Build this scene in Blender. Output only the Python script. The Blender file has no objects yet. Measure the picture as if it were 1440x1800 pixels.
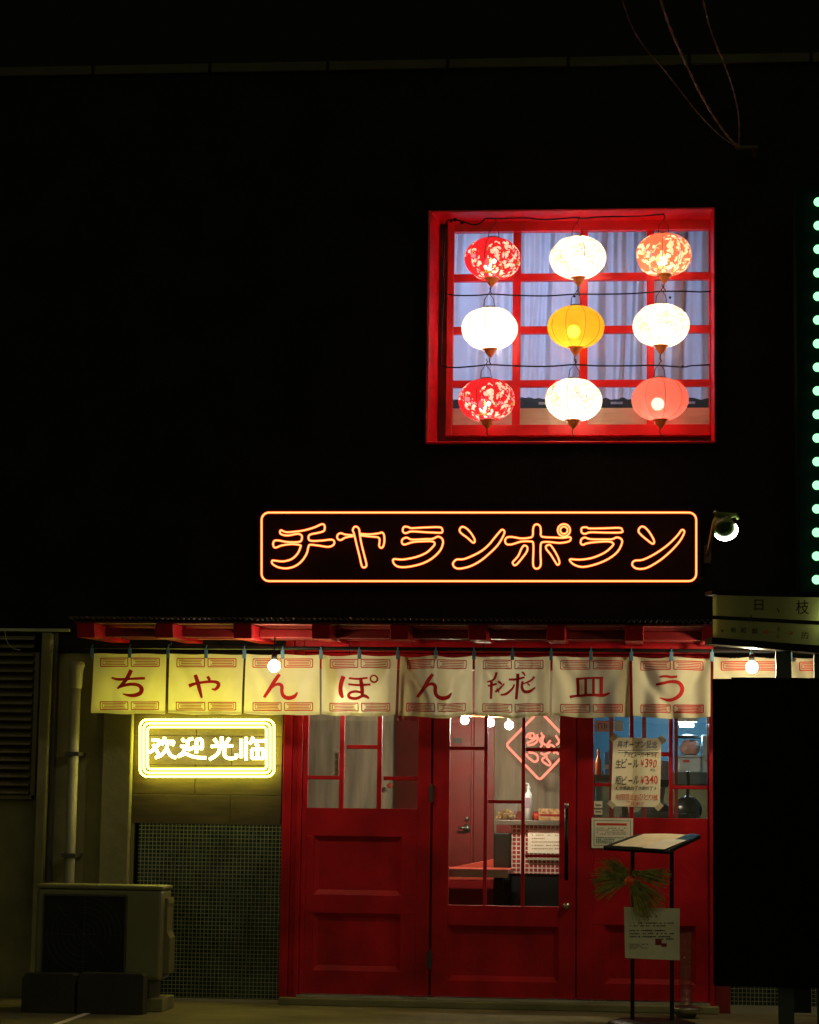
import bpy, math, random
from mathutils import Vector, Matrix
rnd = random.Random(7)
S = bpy.context.scene
COL = S.collection

# ------------------------------------------------------------------ camera, sky, exposure
F, YAW, PITCH, ROLL = 4000.0, 0.0973, 0.13783, 0.01434      # focal length in photo pixels, angles in radians
D, CAMH = 14.65, 1.12                                       # metres to the facade plane (y = 0), eye height
_f = Vector((-math.sin(YAW)*math.cos(PITCH), math.cos(YAW)*math.cos(PITCH), math.sin(PITCH)))
_r = Vector((math.cos(YAW), math.sin(YAW), 0)); _u = _r.cross(_f)
R_ = math.cos(ROLL)*_r + math.sin(ROLL)*_u; U_ = -math.sin(ROLL)*_r + math.cos(ROLL)*_u
CAM = Vector((0, -D, CAMH))
cd = bpy.data.cameras.new('camera'); co = bpy.data.objects.new('camera', cd); COL.objects.link(co)
cd.sensor_fit = 'VERTICAL'; cd.sensor_height = 24; cd.lens = F/1800*24; cd.clip_end = 500; cd.clip_start = .1
m = Matrix((R_, U_, -_f)).transposed().to_4x4(); m.translation = CAM; co.matrix_world = m
S.camera = co
S.view_settings.view_transform = 'Standard'; S.view_settings.look = 'None'
S.view_settings.exposure = 1.5; S.view_settings.gamma = 1
S.cycles.use_denoising = True
S.cycles.max_bounces = 8; S.cycles.transparent_max_bounces = 12; S.cycles.sample_clamp_indirect = 4

W = bpy.data.worlds.new('World'); S.world = W; W.use_nodes = True
nt = W.node_tree; nt.nodes.clear(); N = nt.nodes.new; L = nt.links.new
out = N('ShaderNodeOutputWorld'); add = N('ShaderNodeAddShader')
sky = N('ShaderNodeTexSky'); sky.sky_type = 'NISHITA'; sky.sun_disc = False; sky.sun_elevation = math.radians(-4); sky.sun_rotation = math.radians(200)
b1 = N('ShaderNodeBackground'); b1.inputs[1].default_value = .003; L(sky.outputs[0], b1.inputs[0])
tc = N('ShaderNodeTexCoord'); dt = N('ShaderNodeVectorMath'); dt.operation = 'DOT_PRODUCT'; dt.inputs[1].default_value = (.5, -.86, .08); L(tc.outputs['Generated'], dt.inputs[0])
mr = N('ShaderNodeMapRange'); mr.interpolation_type = 'SMOOTHSTEP'; mr.inputs[1].default_value = 0; mr.inputs[2].default_value = 1; mr.inputs[3].default_value = .006; mr.inputs[4].default_value = 1
L(dt.outputs['Value'], mr.inputs[0])                          # town glow, shaped low behind the camera and rightward to light the shop front
ml = N('ShaderNodeMath'); ml.operation = 'MULTIPLY'; ml.inputs[1].default_value = .055; L(mr.outputs[0], ml.inputs[0])
b2 = N('ShaderNodeBackground'); b2.inputs[0].default_value = (1, .92, .42, 1); L(ml.outputs[0], b2.inputs[1])
L(b1.outputs[0], add.inputs[0]); L(b2.outputs[0], add.inputs[1]); L(add.outputs[0], out.inputs[0])

# ------------------------------------------------------------------ helpers
def P(px, py, Y=0.0):
    d = R_*(px-720) - U_*(py-900) + _f*F
    return CAM + d*((Y+D)/d.y)
def rc(x0, y0, x1, y1, Y=0.0):
    mx, my = (x0+x1)/2, (y0+y1)/2
    return P(x0, my, Y).x, P(x1, my, Y).x, P(mx, y1, Y).z, P(mx, y0, Y).z
def px(n, Y=0.0): return n*(Y+D)/F

class MB:
    def __init__(s): s.v = []; s.f = []; s.uv = None
    def add(s, vs, fs):
        o = len(s.v); s.v += [tuple(v) for v in vs]; s.f += [tuple(i+o for i in f) for f in fs]; return s
    def box(s, x0, x1, y0, y1, z0, z1):
        if x0 > x1: x0, x1 = x1, x0
        if y0 > y1: y0, y1 = y1, y0
        if z0 > z1: z0, z1 = z1, z0
        return s.add([(x0,y0,z0),(x1,y0,z0),(x1,y1,z0),(x0,y1,z0),(x0,y0,z1),(x1,y0,z1),(x1,y1,z1),(x0,y1,z1)],
              [(0,3,2,1),(4,5,6,7),(0,1,5,4),(1,2,6,5),(2,3,7,6),(3,0,4,7)])
    def pbox(s, a, b, c, d, Y0, Y1):                          # box whose front face fills a pixel rectangle on plane Y0
        x0, x1, z0, z1 = rc(a, b, c, d, Y0); return s.box(x0, x1, Y0, Y1, z0, z1)
    def hexa(s, p): return s.add(p, [(0,3,2,1),(4,5,6,7),(0,1,5,4),(1,2,6,5),(2,3,7,6),(3,0,4,7)])
    def tube(s, pts, r, n=6, closed=False, cap=True):
        pts = [Vector(p) for p in pts]; k = len(pts); o = len(s.v)
        up = None
        for i, p in enumerate(pts):
            a = pts[(i-1) % k] if (closed or i > 0) else p
            b = pts[(i+1) % k] if (closed or i < k-1) else p
            t = (b-a)
            t = t.normalized() if t.length > 1e-9 else Vector((0,0,1))
            if up is None:
                up = Vector((0,1,0)) if abs(t.y) < .9 else Vector((1,0,0))
            up = (up - t*up.dot(t)).normalized(); w = t.cross(up)
            rr = r[i] if isinstance(r, (list, tuple)) else r
            for j in range(n):
                an = 2*math.pi*j/n; s.v.append(tuple(p + up*(rr*math.cos(an)) + w*(rr*math.sin(an))))
        for i in range(k if closed else k-1):
            i2 = (i+1) % k
            for j in range(n):
                j2 = (j+1) % n; s.f.append((o+i*n+j, o+i*n+j2, o+i2*n+j2, o+i2*n+j))
        if not closed and cap:
            s.f.append(tuple(o+j for j in reversed(range(n)))); s.f.append(tuple(o+(k-1)*n+j for j in range(n)))
        return s
    def lathe(s, prof, c=(0,0,0), n=20, lobes=0, amp=0, axis='z'):
        o = len(s.v); c = Vector(c)
        for (r, h) in prof:
            for j in range(n):
                a = 2*math.pi*j/n; q = r*(1 - amp*abs(math.cos(a*lobes/2))**6) if lobes else r
                v = Vector((q*math.cos(a), q*math.sin(a), h))
                if axis == 'y': v = Vector((v.x, v.z, v.y))
                s.v.append(tuple(c+v))
        for i in range(len(prof)-1):
            for j in range(n):
                j2 = (j+1) % n; q = (o+i*n+j, o+i*n+j2, o+(i+1)*n+j2, o+(i+1)*n+j)
                s.f.append(q if axis == 'z' else q[::-1])
        return s
    def ball(s, c, r, n=10, sz=1.0, sy=1.0, sx=1.0):
        k = n//2+1; o = len(s.v); c = Vector(c)
        s.v.append((c.x, c.y, c.z-r*sz))
        for i in range(1, k):
            t = -math.pi/2 + math.pi*i/k
            for j in range(n):
                a = 2*math.pi*j/n
                s.v.append((c.x+r*sx*math.cos(t)*math.cos(a), c.y+r*sy*math.cos(t)*math.sin(a), c.z+r*sz*math.sin(t)))
        s.v.append((c.x, c.y, c.z+r*sz)); e = len(s.v)-1
        for j in range(n):
            j2 = (j+1) % n
            s.f.append((o, o+1+j2, o+1+j)); s.f.append((e, o+1+(k-2)*n+j, o+1+(k-2)*n+j2))
            for i in range(k-2):
                s.f.append((o+1+i*n+j, o+1+i*n+j2, o+1+(i+1)*n+j2, o+1+(i+1)*n+j))
        return s
    def grid(s, fn, nu, nv):
        o = len(s.v)
        for j in range(nv+1):
            for i in range(nu+1): s.v.append(tuple(fn(i/nu, j/nv)))
        for j in range(nv):
            for i in range(nu):
                a = o+j*(nu+1)+i; s.f.append((a, a+1, a+nu+2, a+nu+1))
        return s
    def prism(s, poly, y0, y1):                               # poly of (x,z), counter-clockwise seen from -y
        k = len(poly); o = len(s.v)
        for y in (y0, y1):
            for (x, z) in poly: s.v.append((x, y, z))
        s.f.append(tuple(o+i for i in range(k))); s.f.append(tuple(o+k+i for i in reversed(range(k))))
        for i in range(k):
            j = (i+1) % k; s.f.append((o+j, o+i, o+k+i, o+k+j))
        return s
    def build(s, name, mat, parent=None, smooth=False, bevel=0, solid=0, sub=0):
        if parent is None:
            xs, ys, zs = zip(*s.v); org = Vector(((min(xs)+max(xs))/2, (min(ys)+max(ys))/2, min(zs)))
        else: org = parent['_o'] if isinstance(parent, dict) else Vector(ORG[parent.name])
        me = bpy.data.meshes.new(name); me.from_pydata([tuple(Vector(v)-org) for v in s.v], [], s.f); me.update()
        o = bpy.data.objects.new(name, me); COL.objects.link(o); me.materials.append(mat)
        if parent is None: o.location = org
        else: o.parent = parent
        ORG[o.name] = tuple(org)
        if smooth:
            for p in me.polygons: p.use_smooth = True
        if solid:
            md = o.modifiers.new('solid', 'SOLIDIFY'); md.thickness = solid
        if bevel:
            md = o.modifiers.new('bevel', 'BEVEL'); md.width = bevel; md.segments = 2; md.limit_method = 'ANGLE'
        if sub:
            md = o.modifiers.new('sub', 'SUBSURF'); md.levels = md.render_levels = sub
        return o
ORG = {}
def thing(name, label, cat, loc=(0,0,0), group=None):
    o = bpy.data.objects.new(name, None); COL.objects.link(o); o.location = loc; o.empty_display_size = .1
    o['label'] = label; o['category'] = cat
    if group: o['group'] = group
    ORG[o.name] = tuple(loc); return o
def tag(o, label, cat, group=None):
    o['label'] = label; o['category'] = cat
    if group: o['group'] = group
    return o
def struct(o): o['kind'] = 'structure'; return o

def spline(pts, closed=True, k=4):
    n = len(pts); res = []
    for i in range(n if closed else n-1):
        p = [pts[(i+d) % n] if closed else pts[min(max(i+d, 0), n-1)] for d in (-1, 0, 1, 2)]
        for q in range(k):
            t = q/k
            res.append(tuple(.5*(2*p[1][c] + (p[2][c]-p[0][c])*t + (2*p[0][c]-5*p[1][c]+4*p[2][c]-p[3][c])*t*t + (3*p[1][c]-p[0][c]-3*p[2][c]+p[3][c])*t**3) for c in (0, 1)))
    if not closed: res.append(tuple(pts[-1]))
    return res
def rrect(x0, y0, x1, y1, r, k=6):
    res = []
    for cx, cy, a0 in ((x1-r, y0+r, -90), (x1-r, y1-r, 0), (x0+r, y1-r, 90), (x0+r, y0+r, 180)):
        for i in range(k+1):
            a = math.radians(a0+90*i/k); res.append((cx+r*math.cos(a), cy+r*math.sin(a)))
    return res

# ------------------------------------------------------------------ materials
def nodes(name):
    m = bpy.data.materials.new(name); m.use_nodes = True; t = m.node_tree; t.nodes.clear()
    return m, t, t.nodes.new, t.links.new
def mat(name, col, rough=.6, metal=0, var=.25, scale=6, bump=.0, stretch=(1,1,1), spec=.5, alt=None):
    m, t, N, L = nodes(name); o = N('ShaderNodeOutputMaterial'); b = N('ShaderNodeBsdfPrincipled'); L(b.outputs[0], o.inputs[0])
    b.inputs['Roughness'].default_value = rough; b.inputs['Metallic'].default_value = metal; b.inputs['Specular IOR Level'].default_value = spec
    tc = N('ShaderNodeTexCoord'); mp = N('ShaderNodeMapping'); mp.inputs['Scale'].default_value = stretch; L(tc.outputs['Object'], mp.inputs[0])
    n = N('ShaderNodeTexNoise'); n.inputs['Scale'].default_value = scale; n.inputs['Detail'].default_value = 6; L(mp.outputs[0], n.inputs[0])
    mx = N('ShaderNodeMix'); mx.data_type = 'RGBA'; rp = N('ShaderNodeMapRange'); rp.inputs[1].default_value = .3; rp.inputs[2].default_value = .7
    L(n.outputs[0], rp.inputs[0]); L(rp.outputs[0], mx.inputs[0])
    mx.inputs[6].default_value = (*[c*(1-var) for c in col], 1); mx.inputs[7].default_value = (*(alt or [min(1, c*(1+var)) for c in col]), 1)
    L(mx.outputs[2], b.inputs['Base Color'])
    r2 = N('ShaderNodeMapRange'); r2.inputs[3].default_value = max(.02, rough-.12); r2.inputs[4].default_value = min(1, rough+.12); L(n.outputs[0], r2.inputs[0]); L(r2.outputs[0], b.inputs['Roughness'])
    if bump:
        bp = N('ShaderNodeBump'); bp.inputs['Strength'].default_value = bump; bp.inputs['Distance'].default_value = .01
        n2 = N('ShaderNodeTexNoise'); n2.inputs['Scale'].default_value = scale*8; n2.inputs['Detail'].default_value = 4; L(mp.outputs[0], n2.inputs[0])
        L(n2.outputs[0], bp.inputs['Height']); L(bp.outputs[0], b.inputs['Normal'])
    return m
def emit(name, col, s):
    m, t, N, L = nodes(name); o = N('ShaderNodeOutputMaterial'); e = N('ShaderNodeEmission'); L(e.outputs[0], o.inputs[0])
    e.inputs[0].default_value = (*col, 1); e.inputs[1].default_value = s
    return m
def glass(name, tint=(.97,.985,.975), refl=.04):
    m, t, N, L = nodes(name); o = N('ShaderNodeOutputMaterial'); mx = N('ShaderNodeMixShader'); L(mx.outputs[0], o.inputs[0])
    mx.inputs[0].default_value = refl; a = N('ShaderNodeBsdfTransparent'); a.inputs[0].default_value = (*tint, 1); g = N('ShaderNodeBsdfGlossy'); g.inputs['Roughness'].default_value = .03
    L(a.outputs[0], mx.inputs[1]); L(g.outputs[0], mx.inputs[2]); return m
def cloth(name, col, trans=.5, clear=0, pattern=None, weave=900):
    m, t, N, L = nodes(name); o = N('ShaderNodeOutputMaterial'); d = N('ShaderNodeBsdfDiffuse'); tr = N('ShaderNodeBsdfTranslucent')
    mx = N('ShaderNodeMixShader'); mx.inputs[0].default_value = trans; L(d.outputs[0], mx.inputs[1]); L(tr.outputs[0], mx.inputs[2])
    tc = N('ShaderNodeTexCoord'); last = mx
    n = N('ShaderNodeTexNoise'); n.inputs['Scale'].default_value = 7; n.inputs['Detail'].default_value = 5; L(tc.outputs['Object'], n.inputs[0])
    cm = N('ShaderNodeMix'); cm.data_type = 'RGBA'; L(n.outputs[0], cm.inputs[0])
    cm.inputs[6].default_value = (*[c*.82 for c in col], 1); cm.inputs[7].default_value = (*[min(1, c*1.08) for c in col], 1); cc = cm.outputs[2]
    if pattern: cc = pattern(t, N, L, tc, cc)
    L(cc, d.inputs[0]); L(cc, tr.inputs[0])
    if clear:
        tp = N('ShaderNodeBsdfTransparent'); L(cc, tp.inputs[0]); m2 = N('ShaderNodeMixShader'); m2.inputs[0].default_value = clear
        L(mx.outputs[0], m2.inputs[1]); L(tp.outputs[0], m2.inputs[2]); last = m2
    L(last.outputs[0], o.inputs[0]); return m
def tile(name, pitch, gap, a, b, mortar, rough=.2):
    m, t, N, L = nodes(name); o = N('ShaderNodeOutputMaterial'); p = N('ShaderNodeBsdfPrincipled'); L(p.outputs[0], o.inputs[0])
    tc = N('ShaderNodeTexCoord'); sp = N('ShaderNodeSeparateXYZ'); cb = N('ShaderNodeCombineXYZ'); L(tc.outputs['Object'], sp.inputs[0]); L(sp.outputs[0], cb.inputs[0]); L(sp.outputs[2], cb.inputs[1])
    k = N('ShaderNodeTexBrick'); k.offset = 0; k.squash = 1; L(cb.outputs[0], k.inputs['Vector'])
    k.inputs['Scale'].default_value = 1; k.inputs['Brick Width'].default_value = pitch; k.inputs['Row Height'].default_value = pitch; k.inputs['Mortar Size'].default_value = gap; k.inputs['Mortar Smooth'].default_value = .2
    k.inputs['Color1'].default_value = (*a, 1); k.inputs['Color2'].default_value = (*b, 1); k.inputs['Mortar'].default_value = (*mortar, 1); k.inputs['Bias'].default_value = 0
    n = N('ShaderNodeTexNoise'); n.inputs['Scale'].default_value = 4; n.inputs['Detail'].default_value = 6; L(tc.outputs['Object'], n.inputs[0])
    rr = N('ShaderNodeMapRange'); rr.inputs[1].default_value = .3; rr.inputs[2].default_value = .7; rr.inputs[3].default_value = .55; rr.inputs[4].default_value = 1.1; L(n.outputs[0], rr.inputs[0])
    mm = N('ShaderNodeMix'); mm.data_type = 'RGBA'; mm.blend_type = 'MULTIPLY'; mm.inputs[0].default_value = 1; L(k.outputs[0], mm.inputs[6]); L(rr.outputs[0], mm.inputs[7])
    L(mm.outputs[2], p.inputs['Base Color'])
    r = N('ShaderNodeMapRange'); r.inputs[3].default_value = rough; r.inputs[4].default_value = .8; L(k.outputs['Fac'], r.inputs[0]); L(r.outputs[0], p.inputs['Roughness'])
    bp = N('ShaderNodeBump'); bp.inputs['Strength'].default_value = .5; bp.inputs['Distance'].default_value = .003; bp.invert = True; L(k.outputs['Fac'], bp.inputs['Height']); L(bp.outputs[0], p.inputs['Normal'])
    return m
def flowers(petal, leaf, amount=.52, scale=22):
    def f(t, N, L, tc, base):
        v = N('ShaderNodeTexVoronoi'); v.inputs['Scale'].default_value = scale
        nd = N('ShaderNodeTexNoise'); nd.inputs['Scale'].default_value = 34; nd.inputs['Detail'].default_value = 3; L(tc.outputs['Object'], nd.inputs['Vector'])
        vm = N('ShaderNodeVectorMath'); vm.operation = 'MULTIPLY_ADD'; vm.inputs[1].default_value = (.05, .05, .05); L(nd.outputs['Color'], vm.inputs[0]); L(tc.outputs['Object'], vm.inputs[2]); L(vm.outputs[0], v.inputs['Vector'])
        n = N('ShaderNodeTexNoise'); n.inputs['Scale'].default_value = 5.5; n.inputs['Detail'].default_value = 2; L(tc.outputs['Object'], n.inputs[0])
        th = N('ShaderNodeMath'); th.operation = 'LESS_THAN'; th.inputs[1].default_value = .5; L(v.outputs['Distance'], th.inputs[0])
        ms = N('ShaderNodeMath'); ms.operation = 'GREATER_THAN'; ms.inputs[1].default_value = amount; L(n.outputs[0], ms.inputs[0])
        mu = N('ShaderNodeMath'); mu.operation = 'MULTIPLY'; L(th.outputs[0], mu.inputs[0]); L(ms.outputs[0], mu.inputs[1])
        sp = N('ShaderNodeSeparateColor'); L(v.outputs['Color'], sp.inputs[0])
        rp = N('ShaderNodeValToRGB'); rp.color_ramp.interpolation = 'CONSTANT'; L(sp.outputs[0], rp.inputs[0])
        e = rp.color_ramp.elements; e[0].color = (*petal, 1); e[1].position = .55; e[1].color = (*[min(1, c*1.1+.08) for c in petal], 1)
        x = e.new(.78); x.color = (*leaf, 1); x = e.new(.9); x.color = (.5, .22, .36, 1)
        mx = N('ShaderNodeMix'); mx.data_type = 'RGBA'; L(mu.outputs[0], mx.inputs[0]); L(base, mx.inputs[6]); L(rp.outputs[0], mx.inputs[7])
        return mx.outputs[2]
    return f

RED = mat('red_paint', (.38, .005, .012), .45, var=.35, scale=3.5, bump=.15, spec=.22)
REDD = mat('dark_and_shaded_red', (.2, .006, .01), .5, var=.3, scale=5, bump=.1)  # dark red parts; on purlins and window rebate it stands in for shade
BLACKWALL = mat('black_wall_render', (.008, .008, .008), .9, var=.4, scale=3, bump=.3, spec=.15)
CONC = mat('olive_concrete', (.20, .19, .10), .85, var=.35, scale=2.5, bump=.4, spec=.3)
TRIM = mat('roof_flashing', (.04, .04, .018), .6, var=.35, scale=3, spec=.3)
WOOD = mat('dark_wood_boards', (.03, .019, .011), .6, var=.5, scale=4, bump=.2, stretch=(1, 1, 9))
BLACK = mat('black_metal', (.010, .010, .011), .45, var=.3, spec=.2)
DARK = mat('dark_grey_metal', (.05, .05, .05), .5, var=.3)
STEEL = mat('steel', (.5, .5, .48), .3, 1, var=.15)
ASPH = mat('asphalt', (.16, .145, .08), .9, var=.4, scale=2.2, bump=.8, spec=.25)
WHITEP = mat('road_paint', (.75, .74, .66), .8, var=.25, scale=18)
TILEG = tile('green_mosaic_tile', .0252, .0019, (.008, .018, .012), (.02, .045, .03), (.27, .28, .21))
TILER = tile('red_check_tile', .03, .004, (.35, .03, .03), (.28, .02, .03), (.75, .66, .6), .3)
GLASS = glass('window_glass')
AIRC = mat('dark_beige_enamel', (.16, .155, .085), .5, var=.15, scale=3)  # even dark beige over the whole case
PVC = mat('grey_pvc', (.34, .33, .26), .45, var=.2, scale=3)
CREAM = cloth('cream_cloth', (.70, .67, .47), .55)
INK = cloth('red_dye', (.5, .03, .03), .35)
PAPER = mat('paper', (.85, .76, .55), .8, var=.12, scale=9)
PAPERW = mat('white_paper', (.85, .82, .72), .8, var=.1, scale=9)
BLUE = mat('blue_ink', (.03, .05, .2), .7); BLK = mat('black_ink', (.015, .013, .012), .7); REDI = mat('red_ink', (.6, .05, .03), .7)
GREYI = mat('grey_ink', (.2, .19, .17), .7); TEALI = mat('teal_ink', (.08, .2, .22), .7)
GREYW = mat('grey_plaster', (.29, .26, .20), .8, var=.35, scale=3, bump=.2, stretch=(5, 1, .6))
BLUEW = mat('blue_kitchen_wall', (.025, .14, .22), .6, var=.2, scale=2)
FLOOR = mat('dark_floor', (.06, .05, .045), .5, var=.3)
REDT = mat('red_table_top', (.6, .09, .06), .35, var=.1)
REDIN = mat('red_interior_paint', (.24, .006, .01), .45, var=.2)
NEON_O = emit('orange_neon_glow', (1, .31, .085), 1.05); NEON_R = emit('red_orange_neon_halo', (1, .05, .008), .42)
NEON_W = emit('pale_yellow_neon_glow', (1, .93, .25), 5)
NEON_Y = emit('yellow_neon_glow', (1, .9, .06), 8.2)
NEON_P = emit('pink_neon_glow', (1, .2, .13), .75)

# ------------------------------------------------------------------ ground
g = MB(); g.box(-60, 60, -60, 12, -.6, 0)
struct(g.build('ground', ASPH))
a0, a1 = P(176, 1771, 0), P(88, 1802, 0)
def gp(x, y):                                                # pixel to ground point
    d = R_*(x-720) - U_*(y-900) + _f*F; return CAM + d*(-CAM.z/d.z)
q = [gp(176, 1772), gp(186, 1773), gp(70, 1815), gp(54, 1815)]
ln = MB(); ln.add([(p.x, p.y, .004) for p in q], [(0, 1, 2, 3)]); tag(ln.build('road_marking', WHITEP), 'pale painted line on the asphalt in front of the outdoor unit', 'road marking')
# pavement slab in front of the doors
x0, x1, _, _ = rc(497, 1700, 1262, 1760, -.14)
ZT = P(800, 1758, 0).z

# ------------------------------------------------------------------ building
B = thing('restaurant_building', 'black two storey restaurant with red doors, red upper window and eave', 'building', (0, 0, 0))
XL, XR = P(-420, 900).x, P(1800, 900).x
ztop = P(700, 124, 0).z; zeave = P(800, 1152, 0).z
wx0, wx1, wz0, wz1 = rc(757, 370, 1256, 777, 0); wx0 = P(750, 570).x
w = MB()
w.box(XL, wx0, 0, .2, zeave, ztop); w.box(wx1, XR, 0, .2, zeave, ztop); w.box(wx0, wx1, 0, .2, wz1, ztop); w.box(wx0, wx1, 0, .2, zeave, wz0)
w.box(XL, XR, 7.8, 8, 0, ztop); w.box(XL-.2, XL, .0, 8, 0, ztop); w.box(XR, XR+.2, 0, 8, 0, ztop)
w.build('wall', BLACKWALL, B)
MB().box(XL, XR, .21, 7.79, ztop-.25, ztop-.05).build('roof', BLACKWALL, B)
MB().box(XL, XR, .21, 7.79, zeave+.1, zeave+.25).build('upper_floor', BLACKWALL, B)
seams = [-250, -42, 165, 370, 577, 787, 999, 1211, 1425, 1640]
for a, b in zip(seams, seams[1:]):
    xa, xb = P(a, 114).x+.01, P(b, 114).x-.01
    t = MB(); t.box(xa, xb, -.03, .26, ztop, ztop+.065); t.build('roof_trim', TRIM, B, bevel=.006)

# ground floor left: louvre, posts, concrete pier
z_e = P(200, 1100).z
m = MB(); m.box(XL, P(235, 1400).x, .06, .2, 0, zeave); m.build('pier', CONC, B)
xa, xb, za, zb = rc(-60, 1112, 58, 1396, 0)
lv = MB(); lv.box(xa-.02, xb+.01, .0, .05, za-.03, za-.006); lv.box(xb+.0, xb+.03, 0, .05, za-.006, zb)
k = 20
for i in range(k):
    z = za + (zb-za)*(i+.5)/k; dz = (zb-za)/k*.42
    lv.hexa([(xa, -.035, z-dz), (xb-.002, -.035, z-dz), (xb-.002, .05, z+dz*.6), (xa, .05, z+dz*.6), (xa, -.035, z-dz+.012), (xb-.002, -.035, z-dz+.012), (xb-.002, .05, z+dz*.6+.012), (xa, .05, z+dz*.6+.012)])
lv.build('louvre', mat('louvre_brown_metal', (.16, .13, .08), .5, var=.25), B)
po = MB(); po.pbox(62, 1112, 78, 1760, -.10, .055); po.build('post', CONC, B, bevel=.005)
po = MB(); po.pbox(84, 1112, 90, 1760, -.03, .055); po.build('post', DARK, B, bevel=.004)
po = MB(); po.pbox(176, 1150, 226, 1760, -.02, .056); po.build('pier_rib', CONC, B, bevel=.006)
ga = P(8, 1107, -.2); gb = P(124, 1107, -.2)
MB().box(ga.x-.8, gb.x, -.24, -.2, ga.z-.01, ga.z+.006).build('gutter_edge', PVC, B)
hw = MB(); hw.tube([P(9, 1110, -.2), P(10, 1122, -.2), P(16, 1134, -.2), P(26, 1141, -.2), P(36, 1143, -.2)], .0025, 4); tag(hw.build('loose_wire', PVC), 'thin loose wire curling down under the gutter edge by the louvre', 'wire')

# downpipe
t = thing('downpipe', 'grey drain pipe with hopper socket running down the pier behind outdoor unit', 'pipe', tuple(P(128, 1760, -.1)))
dp = MB(); pt, pb = P(130, 1178, -.1), P(119, 1760, -.1); pt.x = pb.x = (pt.x+pb.x)/2
dp.tube([pb, pt], .033, 14); dp.build('pipe', PVC, t, smooth=True)
dp = MB(); dp.lathe([(.04, -.12), (.043, -.1), (.046, 0), (.055, .03), (.05, .05), (.035, .06)], pt, 14); dp.build('socket', PVC, t, smooth=True)
for zz in (.9, 1.55):
    MB().box(pb.x-.045, pb.x+.045, -.15, .055, zz, zz+.025).build('bracket', DARK, t)

# wood panel and tile panel by the welcome sign
wp = MB(); x0, x1, z0, z1 = rc(236, 1140, 497, 1449, .05)
nb = 6
for i in range(nb):
    z = z0+(z1-z0)*i/nb; zz = z0+(z1-z0)*(i+1)/nb
    xs = [x0, x0+(x1-x0)*(.42 if i % 2 else .66), x1]
    for a, b in zip(xs, xs[1:]): wp.box(a+.0015, b-.0015, .05+rnd.uniform(0, .003), .1, z+.0015, zz-.0015)
wp.build('wood_panel', WOOD, B, bevel=.002)
MB().box(x0, x1, .101, .2, 0, zeave).build('backing_wall', BLACKWALL, B)
tx0, tx1, tz0, tz1 = rc(240, 1449, 495, 1750, .03)
MB().box(tx0, tx1, .03, .099, .018, tz1).build('tile_panel', TILEG, B)
MB().box(tx0, tx1, .01, .099, .0, .017).build('skirting', PVC, B)

# red door frame and doors
def pz(y, Y=0, x=875): return P(x, y, Y).z
def X(x, y=1500, Y=0): return P(x, y, Y).x
ZD = pz(1150)                                                # head of the doors, hidden by the shop curtains
ZB = pz(1758)
jam = [(497, 512, -.06), (512, 521, -.03), (521, 530, -.05)]
m = MB()
for a, b, y in jam: m.box(X(a), X(b), y, .12, 0, ZD+.08)
m.box(X(1247), X(1255), -.06, .12, 0, ZD+.08)
m.box(X(530)+.001, X(1247)-.001, -.05, .12, ZD+.005, ZD+.08)
m.build('door_frame', RED, B, bevel=.004)
MB().box(X(500), X(1262), -.14, .2, .0, .045).build('step', CONC, B, bevel=.006)
MB().box(X(528), X(1250), -.055, .13, .046, .062).build('threshold', STEEL, B)

def door(xa, xb, gl, gtop, gbot, cols, bars, panels, name='door'):
    """a joinery door leaf: stiles, rails, muntins, glass, recessed panels; pixel measures on plane y=0"""
    y0, y1 = -.02, .03
    z0 = .066; z1 = ZD; L0, L1 = X(xa)+.002, X(xb)-.002; g0, g1 = X(gl[0]), X(gl[1]); t, b = pz(gtop), pz(gbot)
    m = MB()
    m.box(L0, g0, y0, y1, z0, z1); m.box(g1, L1, y0, y1, z0, z1)
    m.box(g0, g1, y0, y1, t, z1)
    zs = [(pz(p[2]), pz(p[3])) for p in panels]                # (top, bottom)
    prev = b
    for (pt, pb), p in zip(zs, panels):
        m.box(g0, g1, y0, y1, pt, prev)
        pa, pc = X(p[0]), X(p[1])
        if pa > g0: m.box(g0, pa, y0, y1, pb, pt)
        if pc < g1: m.box(pc, g1, y0, y1, pb, pt)
        # recessed field with sloped edges
        e, r = .03, .026
        q = [(pa, y0+.012, pb), (pc, y0+.012, pb), (pc, y0+.012, pt), (pa, y0+.012, pt)]
        f = [(pa+e, y0+r, pb+e), (pc-e, y0+r, pb+e), (pc-e, y0+r, pt-e), (pa+e, y0+r, pt-e)]
        m.add(q+f, [(0,1,5,4),(1,2,6,5),(2,3,7,6),(3,0,4,7),(4,5,6,7)])
        m.box(pa, pc, y0+.035, y1, pb, pt)
        prev = pb
    m.box(g0, g1, y0, y1, z0, prev)
    dr = m.build(name, RED, B, bevel=.0025)
    mm = MB()
    for (a, c) in cols: mm.box(X(a, (gtop+gbot)/2), X(c, (gtop+gbot)/2), y0+.006, y1-.006, b, t)
    for (a, c, u, v) in bars: mm.box(X(a)+.001, X(c)-.001, y0+.008, y1-.008, pz(v), pz(u))
    mm.build('muntin', RED, dr, bevel=.002)
    MB().box(g0-.005, g1+.005, .002, .007, b-.005, t+.005).build('glass', GLASS, dr)
    return dr
d1 = door(530, 757, (539, 733), 1178, 1424, [(598, 606), (664, 672)], [(539, 598, 1367, 1374), (606, 664, 1312, 1319), (672, 733, 1367, 1374)],
          [(553, 706, 1474, 1577), (553, 706, 1610, 1711)])
d2 = door(760, 1013, (789, 983), 1178, 1592, [(851, 857), (917, 923)], [(789, 851, 1313, 1319), (857, 917, 1406, 1412), (923, 983, 1314, 1320), (923, 983, 1501, 1506)],
          [(789, 983, 1628, 1724)])
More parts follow.
